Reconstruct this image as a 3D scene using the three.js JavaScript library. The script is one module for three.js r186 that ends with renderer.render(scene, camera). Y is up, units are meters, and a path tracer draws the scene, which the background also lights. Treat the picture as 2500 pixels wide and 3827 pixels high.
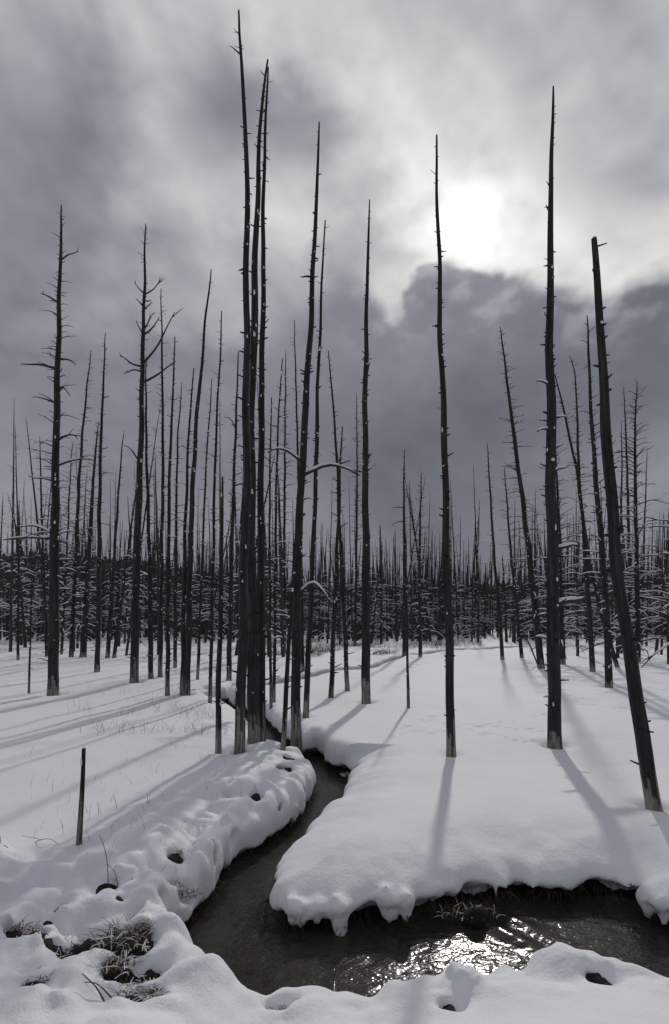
import * as THREE from 'three';
import { mergeGeometries } from 'three/addons/utils/BufferGeometryUtils.js';

// ---------------------------------------------------------------- camera, sky, sun, exposure
const W = 1555, H = 2380, F = 1322, HORIZON = 1435, EYE = 2.0;      // the photograph's frame, lens and eye height
const scene = new THREE.Scene();
const camera = new THREE.PerspectiveCamera(2 * Math.atan(H / 2 / F) * 180 / Math.PI, W / H, 0.05, 6000);
camera.position.set(0, EYE, 0);
camera.lookAt(0, EYE, -10);
camera.setViewOffset(W, H, 0, H / 2 - HORIZON, W, H);                // lens shifted upwards, camera level
const EXPOSURE = 0.5;
const renderer = new THREE.WebGLRenderer({ antialias: true });
renderer.setSize(669, 1024);
renderer.toneMapping = THREE.LinearToneMapping;
renderer.toneMappingExposure = EXPOSURE;
renderer.shadowMap.enabled = true;
renderer.shadowMap.type = THREE.PCFSoftShadowMap;
const SUN = new THREE.Vector3(303, 905, -F).normalize();
const sun = new THREE.DirectionalLight(new THREE.Color().setRGB(1.0, 0.955, 0.87), 2.6);
sun.position.copy(SUN).multiplyScalar(80);
sun.castShadow = true;
sun.shadow.radius = 2.5;                                             // sun softened by a thin veil of cloud
sun.shadow.mapSize.set(4096, 4096);
Object.assign(sun.shadow.camera, { left: -45, right: 45, top: 45, bottom: -45, near: 1, far: 220 });
sun.shadow.camera.updateProjectionMatrix();
scene.add(sun, sun.target);

// ---------------------------------------------------------------- helpers
function rng(seed) { let a = seed >>> 0; return () => { a = (a + 0x6D2B79F5) | 0; let t = Math.imul(a ^ (a >>> 15), 1 | a); t = (t + Math.imul(t ^ (t >>> 7), 61 | t)) ^ t; return ((t ^ (t >>> 14)) >>> 0) / 4294967296; }; }
const clamp = (x, a, b) => x < a ? a : x > b ? b : x;
const sstep = (a, b, x) => { const t = clamp((x - a) / (b - a), 0, 1); return t * t * (3 - 2 * t); };
const lerp = (a, b, t) => a + (b - a) * t;
const PERM = new Uint8Array(512); { const r = rng(7), p = [...Array(256).keys()]; for (let i = 255; i > 0; i--) { const j = Math.floor(r() * (i + 1)); [p[i], p[j]] = [p[j], p[i]]; } for (let i = 0; i < 512; i++) PERM[i] = p[i & 255]; }
function grad(h, x, y, z) { h &= 15; const u = h < 8 ? x : y, v = h < 4 ? y : (h === 12 || h === 14) ? x : z; return ((h & 1) ? -u : u) + ((h & 2) ? -v : v); }
function noise(x, y = 0, z = 0) {
  const X = Math.floor(x), Y = Math.floor(y), Z = Math.floor(z); x -= X; y -= Y; z -= Z;
  const a = X & 255, b = Y & 255, c = Z & 255, u = x * x * x * (x * (x * 6 - 15) + 10), v = y * y * y * (y * (y * 6 - 15) + 10), w = z * z * z * (z * (z * 6 - 15) + 10);
  const A = PERM[a] + b, AA = PERM[A] + c, AB = PERM[A + 1] + c, B = PERM[a + 1] + b, BA = PERM[B] + c, BB = PERM[B + 1] + c;
  return lerp(lerp(lerp(grad(PERM[AA], x, y, z), grad(PERM[BA], x - 1, y, z), u), lerp(grad(PERM[AB], x, y - 1, z), grad(PERM[BB], x - 1, y - 1, z), u), v),
    lerp(lerp(grad(PERM[AA + 1], x, y, z - 1), grad(PERM[BA + 1], x - 1, y, z - 1), u), lerp(grad(PERM[AB + 1], x, y - 1, z - 1), grad(PERM[BB + 1], x - 1, y - 1, z - 1), u), v), w);
}
function fbm(x, y, z, oct = 4) { let s = 0, a = 0.5; for (let i = 0; i < oct; i++) { s += a * noise(x, y, z); x = x * 2.03 + 17.1; y = y * 2.03 + 5.3; z = z * 2.03 + 9.7; a *= 0.5; } return s; }
const hash2 = (i, j, k) => PERM[PERM[PERM[i & 255] + (j & 255)] + (k & 255)] / 255;
// a point of the place: the photograph's pixel at a known height
function ground(px, py, y = 0) { const D = (EYE - y) * F / (py - HORIZON); return [(px - W / 2) / F * D, D]; }
const used = {};
function numbered(name) { const n = used[name] = (used[name] ?? -1) + 1; return n ? `${name}_${String(n).padStart(3, '0')}` : name; }
function tag(o, label, category, group, kind) { if (label) o.userData.label = label; if (category) o.userData.category = category; if (group) o.userData.group = group; if (kind) o.userData.kind = kind; return o; }
function mesh(name, geometry, material, parent) { const m = new THREE.Mesh(geometry, material); m.name = parent === scene ? numbered(name) : name; m.castShadow = m.receiveShadow = true; parent.add(m); return m; }
function structure(name, geometry, material) { const m = mesh(name, geometry, material, scene); m.userData.kind = 'structure'; return m; }
function geo(pos, idx, extra = {}) {
  const g = new THREE.BufferGeometry(); g.setAttribute('position', new THREE.BufferAttribute(new Float32Array(pos), 3));
  if (extra.uv) g.setAttribute('uv', new THREE.BufferAttribute(new Float32Array(extra.uv), 2));
  if (extra.color) g.setAttribute('color', new THREE.BufferAttribute(new Float32Array(extra.color), 3));
  g.setIndex(idx); if (!extra.flat) g.computeVertexNormals(); return g;
}
function dataTex(w, h, fn, srgb, ru = 1, rv = 1) {
  const d = new Uint8Array(w * h * 4);
  for (let y = 0; y < h; y++) for (let x = 0; x < w; x++) { const c = fn(x, y); const o = (y * w + x) * 4; d[o] = clamp(c[0] * 255, 0, 255); d[o + 1] = clamp(c[1] * 255, 0, 255); d[o + 2] = clamp(c[2] * 255, 0, 255); d[o + 3] = 255; }
  const t = new THREE.DataTexture(d, w, h); t.wrapS = t.wrapT = THREE.RepeatWrapping; t.magFilter = THREE.LinearFilter; t.minFilter = THREE.LinearMipmapLinearFilter; t.generateMipmaps = true;
  if (srgb) t.colorSpace = THREE.SRGBColorSpace; t.repeat.set(ru, rv); t.needsUpdate = true; return t;
}
// noise that repeats on a square of n cells, for textures
function tileNoise(x, y, n, seed) {
  const X = Math.floor(x), Y = Math.floor(y), fx = x - X, fy = y - Y, u = fx * fx * (3 - 2 * fx), v = fy * fy * (3 - 2 * fy), q = (i, j) => hash2(((i % n) + n) % n + seed, ((j % n) + n) % n + seed * 3, seed);
  return lerp(lerp(q(X, Y), q(X + 1, Y), u), lerp(q(X, Y + 1), q(X + 1, Y + 1), u), v);
}

// ---------------------------------------------------------------- sky: broken cloud in front of a veiled sun
{
  const toAzEl = (px, py) => { const X = (px - W / 2) / F, Y = (HORIZON - py) / F; return [Math.atan(X) * 57.2958, Math.atan(Y / Math.hypot(1, X)) * 57.2958]; };
  const upper = [[0, 0, 163], [150, 60, 168], [300, 90, 182], [450, 60, 184], [620, 60, 190], [800, 40, 186], [1000, 60, 178], [1250, 60, 174], [1500, 60, 168], [0, 200, 152], [120, 170, 142], [220, 160, 136], [320, 165, 186], [420, 190, 158],
    [480, 235, 118], [530, 260, 108], [590, 290, 110], [650, 290, 110], [710, 325, 120], [500, 120, 186], [700, 160, 198], [900, 200, 206], [1100, 200, 202], [1300, 190, 178], [1500, 250, 162], [60, 330, 138], [200, 310, 112], [160, 370, 118], [250, 260, 122], [300, 320, 165], [400, 320, 172],
    [330, 420, 186], [140, 450, 126], [500, 420, 186], [600, 380, 185], [690, 400, 198], [800, 400, 204], [950, 430, 220], [1090, 340, 196], [1200, 340, 186], [1180, 440, 222], [1380, 420, 172], [1530, 360, 190], [1480, 470, 165], [0, 540, 132], [120, 560, 126],
    [250, 520, 150], [400, 560, 162], [520, 600, 168], [700, 520, 194], [800, 520, 182], [870, 530, 182], [950, 520, 212], [1250, 560, 224], [1330, 520, 205], [1450, 560, 212], [1540, 590, 222], [0, 700, 132], [150, 720, 136], [300, 680, 148], [450, 720, 160], [600, 720, 160],
    [700, 620, 166], [800, 600, 172], [880, 620, 190], [920, 690, 200], [1380, 640, 206], [1200, 620, 215], [1500, 630, 205], [0, 880, 116], [150, 880, 118], [300, 880, 120], [450, 880, 122], [600, 880, 126], [680, 780, 138]];
  const deck = [[760, 700, 120], [860, 720, 112], [800, 800, 112], [800, 920, 106], [920, 800, 120], [920, 880, 112], [1000, 720, 104], [1100, 700, 112], [1200, 740, 106], [1300, 760, 102], [1400, 760, 98], [1530, 720, 96], [0, 1050, 120], [200, 1050, 106], [450, 1050, 106], [650, 1020, 101], [900, 1000, 90],
    [1100, 940, 92], [1300, 900, 95], [1500, 900, 93], [1500, 1040, 106], [1545, 1130, 130], [0, 1180, 128], [200, 1180, 110], [450, 1180, 113], [650, 1180, 116], [900, 1150, 95], [1100, 1150, 100], [1300, 1150, 106], [1480, 1180, 120], [1555, 1240, 108], [0, 1300, 118], [400, 1300, 118], [777, 1300, 112], [1200, 1300, 106], [1555, 1300, 104],
    [0, 900, 116], [200, 900, 118], [400, 900, 118], [600, 920, 118]];
  const edge = [[560, 930], [680, 760], [740, 668], [800, 648], [850, 662], [885, 690], [908, 735], [935, 722], [960, 685], [1000, 640], [1040, 622], [1080, 630], [1130, 642], [1180, 664], [1250, 668], [1330, 676], [1400, 698], [1430, 676], [1480, 650], [1555, 640]];
  const list = (l, k = 1) => l.map(([x, y, v]) => { const [a, e] = toAzEl(x, y), c = k * v / 255; return [a, e, c <= 0.04045 ? c / 12.92 : ((c + 0.055) / 1.055) ** 2.4]; });
  const U = list(upper, 1.045), Dk = list(deck, 1.17), E = edge.map(([x, y]) => toAzEl(x, y));
  const edgeEl = (az) => { if (az <= E[0][0]) return E[0][1] - clamp((E[0][0] - az) * 0.1, 0, 4); for (let i = 1; i < E.length; i++) if (az < E[i][0]) return lerp(E[i - 1][1], E[i][1], (az - E[i - 1][0]) / (E[i][0] - E[i - 1][0])); return E[E.length - 1][1] - clamp((az - E[E.length - 1][0]) * 0.15, 0, 6); };
  const field = (pts, az, el, sigma, rest) => { let s = 0, w = 0.03, q = 0.03 * rest; for (const p of pts) { const da = (az - p[0]) * Math.cos(el / 57.3), de = el - p[1]; const k = Math.exp(-(da * da + de * de) / (2 * sigma * sigma)); w += k; q += k * p[2]; } return q / w; };
  const CW = 720, CH = 180, cu = new Float32Array(CW * CH), cd = new Float32Array(CW * CH);      // coarse fields, half a degree
  for (let j = 0; j < CH; j++) for (let i = 0; i < CW; i++) { const az = i / CW * 360 - 180, el = j / CH * 90; cu[j * CW + i] = field(U, az, el, 1.75, 0.33); cd[j * CW + i] = field(Dk, az, el, 2.8, 0.15); }
  const look = (f, az, el) => { const x = (az + 180) / 360 * CW, y = clamp(el / 90 * CH, 0, CH - 1.001), i = Math.floor(x), j = Math.floor(y), a = x - i, b = y - j, i0 = (i + CW) % CW, i1 = (i + 1 + CW) % CW, j1 = Math.min(j + 1, CH - 1); return lerp(lerp(f[j * CW + i0], f[j * CW + i1], a), lerp(f[j1 * CW + i0], f[j1 * CW + i1], a), b); };
  const TW = 2048, TH = 1024, data = new Float32Array(TW * TH * 4), sunAz = Math.atan2(SUN.x, -SUN.z) * 57.2958, sunEl = Math.asin(SUN.y) * 57.2958;
  for (let j = 0; j < TH; j++) {
    const el = (j + 0.5) / TH * 180 - 90;
    for (let i = 0; i < TW; i++) {
      const o = (j * TW + i) * 4;
      const phi = ((i + 0.5) / TW - 0.5) * 2 * Math.PI;                 // three.js: u = atan2(z, x) / 2 pi + 0.5
      const ce = Math.cos(el / 57.2958), dx = Math.cos(phi) * ce, dz = Math.sin(phi) * ce, dy = Math.sin(el / 57.2958), az = Math.atan2(dx, -dz) * 57.2958;
      let L;
      if (el < -1) L = 0.16; else {
        const px = dx * 6, py = dy * 9, pz = dz * 6;
        const w1 = fbm(px + 3, py, pz, 4), w2 = fbm(px + 31, py + 7, pz, 4), fine = fbm(px * 3.1, py * 3.4, pz * 3.1 + 8, 4);
        const a2 = az + (w1 * 3.2 + fine * 1.3) / Math.max(ce, 0.3), e2 = Math.max(el + w2 * 2.8 + fine * 1.0, 0);
        const up = look(cu, a2, e2), dk = look(cd, a2, e2);
        const puff = fbm(px * 1.9 + 40, py * 2.2, pz * 1.9, 5);
        const ed = edgeEl(az + w1 * 2.4 + fine * 1.2) + puff * 4.2 + fine * 1.6 + 0.4, soft = 0.5 + 1.3 * sstep(8.5, 4, az) + 3.0 * sstep(-1, -9, az) + 0.9 * sstep(16, 22, az) + 1.1 * Math.max(0, noise(px * 2.3 + 70, py * 2.3, pz * 2.3) + 0.15);
        const m = sstep(ed + soft, ed - soft, el) * (1 - 0.22 * sstep(-0.05, 0.3, fine) * sstep(ed - 9, ed, el));
        const streak = fbm((az + el) * 0.16 + 3, (az - el) * 0.05, 2.5, 3);
        L = lerp(up, dk, m) * (1 + 0.3 * streak * (1 - m)) * (1 + (0.16 + 0.1 * (1 - m)) * fine + 0.16 * w1 * (1 - m));
        const da = (az - sunAz) * ce, de = el - sunEl, r = Math.hypot(da, de), thin = 1 - 0.93 * m;
        L += thin * (0.9 * Math.exp(-(r * r) / 3.4) + 0.15 * Math.exp(-(r * r) / 16) * (1 + 2 * fine) + 0.05 * Math.exp(-r / 8)) + m * 0.16 * Math.exp(-Math.max(0, ed - el) / 1.6) * Math.exp(-(((az - sunAz) / 8) ** 2)) * (1 + 1.5 * fine);
      }
      const t = clamp((L - 0.1) / 0.5, 0, 1), s = L / EXPOSURE;
      data[o] = s * lerp(0.93, 1.005, t); data[o + 1] = s * lerp(0.972, 1.0, t); data[o + 2] = s * lerp(1.19, 0.985, t); data[o + 3] = 1;
    }
  }
  const sky = new THREE.DataTexture(data, TW, TH, THREE.RGBAFormat, THREE.FloatType);
  sky.mapping = THREE.EquirectangularReflectionMapping; sky.magFilter = sky.minFilter = THREE.LinearFilter; sky.wrapS = THREE.RepeatWrapping; sky.needsUpdate = true;
  scene.background = sky; scene.environment = sky;
}

// ---------------------------------------------------------------- the creek in plan: outline of the snow lips
const WATER = -0.5;
const OUT = [   // [pixel x, pixel y, height of the lip there, bank: 0 far, 1 left, 2 near, 3 inner]
  ...[[1900, 1494], [1400, 1497], [1230, 1499], [1157, 1501], [1062, 1505.5], [1000, 1511], [942, 1517], [867, 1541], [777, 1550], [700, 1567], [650, 1575], [575, 1596], [525, 1601], [492, 1610]].map((p) => [p[0], p[1] + (p[1] < 1560 ? 3.2 : 0), -0.05, 0]),
  ...[[505, 1626], [535, 1642], [560, 1658], [590, 1684], [612, 1708], [622, 1728], [650, 1742], [679, 1756], [715, 1775], [742, 1806], [726, 1831], [712, 1851], [708, 1868], [681, 1896], [645, 1914], [595, 1947], [552, 1967], [522, 2002], [500, 2047], [470, 2080], [450, 2107], [402, 2132], [398, 2165], [410, 2196], [450, 2242], [462, 2267], [510, 2297], [575, 2324]].map((p) => [...p, -0.3, 1]),
  ...[[618, 2327], [635, 2307], [705, 2280], [777, 2285], [870, 2297], [892, 2272], [977, 2270], [1005, 2272], [1012, 2252], [1047, 2246], [1117, 2250], [1162, 2240], [1207, 2242], [1222, 2230], [1277, 2208], [1337, 2207], [1367, 2225], [1422, 2222], [1477, 2242], [1555, 2265], [1900, 2330]].map((p) => [...p, -0.22, 2]),
  ...[[1900, 2205], [1555, 2146], [1517, 2132], [1467, 2112], [1460, 2085], [1422, 2083], [1367, 2073], [1317, 2085], [1242, 2080], [1212, 2067], [1192, 2095], [1127, 2097], [1087, 2092], [1027, 2112], [997, 2122], [957, 2142], [877, 2137], [837, 2142], [797, 2156], [750, 2149], [700, 2154], [650, 2145], [613, 2117], [602, 2092]].map((p) => [...p, -0.40, 3]),
  ...[[607, 2077], [625, 2047], [630, 2017], [660, 1972], [697, 1942], [715, 1917], [750, 1882], [777, 1867], [792, 1847], [795, 1827], [807, 1802], [825, 1790], [797, 1772], [763, 1764], [750, 1753], [747, 1742], [729, 1733], [701, 1742], [694, 1722], [679, 1714], [651, 1708], [649, 1694], [631, 1683], [617, 1663], [592, 1649], [575, 1644], [550, 1636], [529, 1626], [531, 1617], [546, 1612]].map((p) => [...p, -0.3, 3]),
  ...[[580, 1606], [614, 1596], [640, 1591], [670, 1587], [700, 1579], [777, 1561], [867, 1552], [942, 1527], [1000, 1520], [1062, 1512.5], [1157, 1507], [1230, 1504.5], [1400, 1502], [1900, 1500]].map((p) => [...p, -0.08, 3]),
];
const RING = OUT.map(([px, py, y, b]) => [...ground(px, py, y), b]);
const NR = RING.length;
let nearBank = 0; const bankDist = [9, 9, 9, 9];
function creek(x, D) {                                                // signed distance to the lip, positive on land; nearBank = weights of the bank
  let best = 1e9, inside = false; bankDist.fill(1e9);
  for (let i = 0, j = NR - 1; i < NR; j = i++) {
    const a = RING[j], b = RING[i], ex = b[0] - a[0], ey = b[1] - a[1], wx = x - a[0], wy = D - a[1], t = clamp((wx * ex + wy * ey) / (ex * ex + ey * ey), 0, 1), qx = wx - ex * t, qy = wy - ey * t, d = qx * qx + qy * qy;
    if (d < best) { best = d; nearBank = b[2]; } if (d < bankDist[b[2]]) bankDist[b[2]] = d;
    if ((a[1] > D) !== (b[1] > D) && x < (b[0] - a[0]) * (D - a[1]) / (b[1] - a[1]) + a[0]) inside = !inside;
  }
  return inside ? -Math.sqrt(best) : Math.sqrt(best);
}
// openings in the snow: [px, py, height there, half width, half depth, half height, soil shows]
const HOLES = [[52, 2222, -0.12, .17, .10, .11, 1], [140, 2141, -0.12, .055, .05, .09, 1], [218, 2204, -0.14, .15, .14, .13, 1], [168, 2246, -0.15, .16, .07, .10, 1], [296, 2236, -0.15, .20, .12, .13, 1], [276, 2288, -0.15, .12, .08, .10, 1], [86, 2331, -0.1, .09, .05, .07, 1],
  [328, 2328, -0.12, .15, .06, .08, 1], [336, 2140, -0.14, .13, .08, .10, 1], [412, 2014, -0.14, .07, .09, .11, 1], [430, 2072, -0.2, .12, .09, .10, 1], [475, 1990, -0.16, .11, .10, .11, 1], [597, 1878, -0.14, .08, .09, .09, 1], [660, 1811, -0.16, .12, .13, .11, 1], [675, 1788, -0.16, .10, .12, .09, 1],
  [162, 1990, -0.04, .06, .05, .06, 0], [352, 2289, -0.15, .08, .05, .06, 1], [1021, 2075, -0.16, .055, .12, .12, 1], [1500, 2058, -0.13, .06, .05, .05, 0], [1405, 2262, -0.13, .10, .07, .10, 1], [1047, 2311, -0.1, .08, .05, .07, 1], [652, 2331, -0.14, .09, .06, .09, 1], [690, 1855, -0.3, .10, .10, .14, 1], [1135, 2100, -0.3, .2, .1, .1, 0], [548, 1950, -0.2, .07, .08, .07, 1], [530, 1885, -0.15, .06, .07, .06, 1], [440, 2035, -0.2, .06, .05, .07, 1], [372, 2100, -0.15, .07, .05, .07, 1], [620, 1846, -0.15, .07, .09, .07, 1], [280, 2110, -0.12, .05, .04, .06, 1], [205, 2120, -0.12, .05, .04, .06, 1], [372, 2185, -0.15, .06, .05, .07, 1], [250, 2165, -0.12, .07, .05, .07, 1], [100, 2185, -0.12, .06, .04, .06, 1], [640, 1880, -0.2, .06, .06, .07, 1]]
  .map(([px, py, y, ...r]) => [...ground(px, py, y), y, ...r]);
// lobes of snow that hang or sit on the bank: [px, py, height, rx, ry, rz]
const LOBES = [[785, 2160, -0.30, -0.44, .045], [800, 2162, -0.28, -0.47, .055], [815, 2160, -0.30, -0.46, .035], [888, 2142, -0.24, -0.38, .05], [903, 2146, -0.30, -0.45, .026], [921, 2144, -0.30, -0.41, .024], [962, 2140, -0.24, -0.36, .04], [974, 2146, -0.30, -0.44, .022], 
  [1052, 2100, -0.28, -0.36, .02], [1095, 2098, -0.30, -0.37, .03], [1168, 2098, -0.32, -0.39, .022], [1137, 2250, -0.40, -0.5, .055], [1177, 2247, -0.40, -0.5, .05], [1078, 2296, -0.11, -0.25, .045], [1062, 2300, -0.15, -0.25, .07], [1095, 2300, -0.16, -0.25, .06],
  [660, 2146, -0.3, -0.42, .05], [700, 2150, -0.3, -0.43, .045], [745, 2148, -0.3, -0.42, .045], [1490, 2115, -0.3, -0.43, .06], [1530, 2135, -0.3, -0.44, .05],
  [270, 2262, -0.08, -0.2, .035], [205, 2235, -0.10, -0.2, .05], [232, 2290, -0.10, -0.2, .05], [315, 2268, -0.10, -0.2, .05], [130, 2350, 0.06, -0.1, .026], [120, 2358, 0.0, -0.1, .03], [300, 2045, -0.02, -0.1, .06], [272, 2040, 0.0, -0.1, .05], [150, 2240, -0.10, -0.2, .045], [395, 2140, -0.26, -0.45, .07], [500, 2030, -0.26, -0.42, .06], [690, 1890, -0.26, -0.42, .07]]
  .map(([px, py, y1, y0, r]) => [...ground(px, py, (y0 + y1) / 2), y1, y0, r]);
const TRACKS = []; { const r = rng(5); const run = (x0, y0, x1, y1, n) => { for (let i = 0; i < n; i++) { const t = i / (n - 1), p = ground(lerp(x0, x1, t) + (r() - .5) * 14, lerp(y0, y1, t) + (r() - .5) * 9); TRACKS.push([p[0], p[1], .035 + r() * .03, .022 + r() * .015]); } };
  run(905, 1712, 1275, 1668, 34); run(985, 1676, 1300, 1702, 30); run(1090, 1700, 1260, 1722, 16); run(1340, 1640, 1545, 1672, 26); run(930, 1690, 1010, 1665, 10); }
for (const l of LOBES) if (l[3] < -0.35) for (let n = 0; n < 40 && creek(l[0], l[1]) < 0.07; n++) { const d = creek(l[0], l[1]), gx = creek(l[0] + .01, l[1]) - d, gd = creek(l[0], l[1] + .01) - d, g = Math.hypot(gx, gd) || 1; l[0] += gx / g * 0.012; l[1] += gd / g * 0.012; }
// trunk feet that sink a well into the snow: filled from the tree table
const WELLS = [], DENTS = [[1105, 1990, .16, .05], [1357, 2022, .09, .10], [1352, 1990, .14, .04], [760, 2040, .25, .04], [900, 1900, .5, .04], [1240, 1900, .45, .04], [1450, 1960, .3, .05], [980, 1820, .5, .05], [1500, 2060, .07, .07], [840, 2060, .16, .05], [1190, 2030, .2, .05]].map(([px, py, r, h]) => [...ground(px, py), r, h]);
function cellBumps(x, D, size, seed) {                                 // rounded pillows with creases between them
  const gx = x / size, gy = D / size, ix = Math.floor(gx), iy = Math.floor(gy); let best = 0;
  for (let j = -1; j <= 1; j++) for (let i = -1; i <= 1; i++) { const cx = ix + i + 0.15 + 0.7 * hash2(ix + i, iy + j, seed), cy = iy + j + 0.15 + 0.7 * hash2(ix + i, iy + j, seed + 9), h = 0.45 + 0.55 * hash2(ix + i, iy + j, seed + 21), q = 1 - ((gx - cx) ** 2 + (gy - cy) ** 2) / (0.75 * h + 0.3); if (q > 0) { const v = h * q; best = best > v ? best + 0.25 * Math.max(0, 0.25 - (best - v)) ** 2 / 0.25 : v + 0.25 * Math.max(0, 0.25 - (v - best)) ** 2 / 0.25; } }
  return best;
}
let lumpBase = 0, lumpMask = 0;
function top(x, D, d, bank) {                                          // height of the open snow surface
  const far = sstep(20, 60, D);
  let y = 0.11 * noise(x * 0.21 + 3.3, D * 0.19) * (1 + far * 1.5) + 0.045 * noise(x * 0.55 + 11, D * 0.42 + 4) + 0.014 * noise(x * 1.7 + 2, D * 1.3) + 0.005 * noise(x * 4.2, D * 3.1 + 5);
  const left = bank === 1 || bank === 2 ? sstep(-0.3, 0.3, Math.sqrt(bankDist[2]) - Math.sqrt(bankDist[1])) : 0, nearW = bank === 1 || bank === 2 ? 1 - left : 0; lumpMask = 0;
  if (left || bank === 2 || (x < -0.3 && D < 5.2)) {
    const strip = left * Math.max(sstep(1.7, 0.1, d) * sstep(14, 9, D) * lerp(1, 0.6, sstep(6.5, 8.5, D)), sstep(5.0, 4.2, D + 0.1 * x) * sstep(2.6, 3.1, D) * sstep(3.4, 1.2, d));
    const nearb = nearW * sstep(0.7, 0.1, d) * 0.5;
    const m = Math.max(strip, nearb);
    if (m > 0) { lumpBase = y - left * 0.10 * sstep(0.9, 0.0, d); lumpMask = m; const wx = x + 0.12 * noise(x * 2.1, D * 2.1, 4), wd = D + 0.12 * noise(x * 2.1, D * 2.1, 14); y += m * (0.25 * cellBumps(wx, wd, 0.42, 3) + 0.18 * cellBumps(wx + 7, wd, 0.2, 5) + 0.07 * cellBumps(wx + 3, wd, 0.12, 6) - 0.24 + 0.09 * noise(x * 2.4, D * 2.2, 3)); }
    y -= left * (0.10 * sstep(0.9, 0.0, d) + 0.12 * sstep(0.8, 0.1, d) * sstep(7.2, 8.8, D));
    y -= nearW * 0.17 * sstep(1.1, 0.15, d);
  }
  if (bank === 3 && D < 9) { const e = sstep(1.15, 0.0, d); y -= 0.20 * e * e + 0.03 * e * noise(x * 1.9, D * 1.9, 41); }
  if (bank === 0) { y += sstep(2.5, 0.2, d) * (0.10 * cellBumps(x, D, 0.9, 8) - 0.05); }
  if (D > 24) y += 0.05 * sstep(24, 34, D) * noise(x * 1.1, D * 0.9, 5);
  for (const w of WELLS) { const q = ((x - w[0]) ** 2 + (D - w[1]) ** 2) / (w[2] * w[2]); if (q < 9) { y += w[3] * (0.5 * Math.exp(-q / 2.6) - 1.5 * Math.exp(-q * 1.1)); } }
  if (bank === 3 && D < 9) for (const q of DENTS) { const e = ((x - q[0]) ** 2 + (D - q[1]) ** 2) / (q[2] * q[2]); if (e < 6) y -= q[3] * Math.exp(-e); }
  if (D > 5 && D < 14) for (const t of TRACKS) { const q = ((x - t[0]) / t[2]) ** 2 + ((D - t[1]) / (t[2] * 1.6)) ** 2; if (q < 4) y -= t[3] * Math.exp(-q * 1.5); }
  if (D < 3.2) y += 0.04 * sstep(3.2, 2.4, D);
  return y;
}
function groundAt(x, D) { const d = creek(x, D), b = nearBank; return top(x, D, d, b); }

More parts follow.
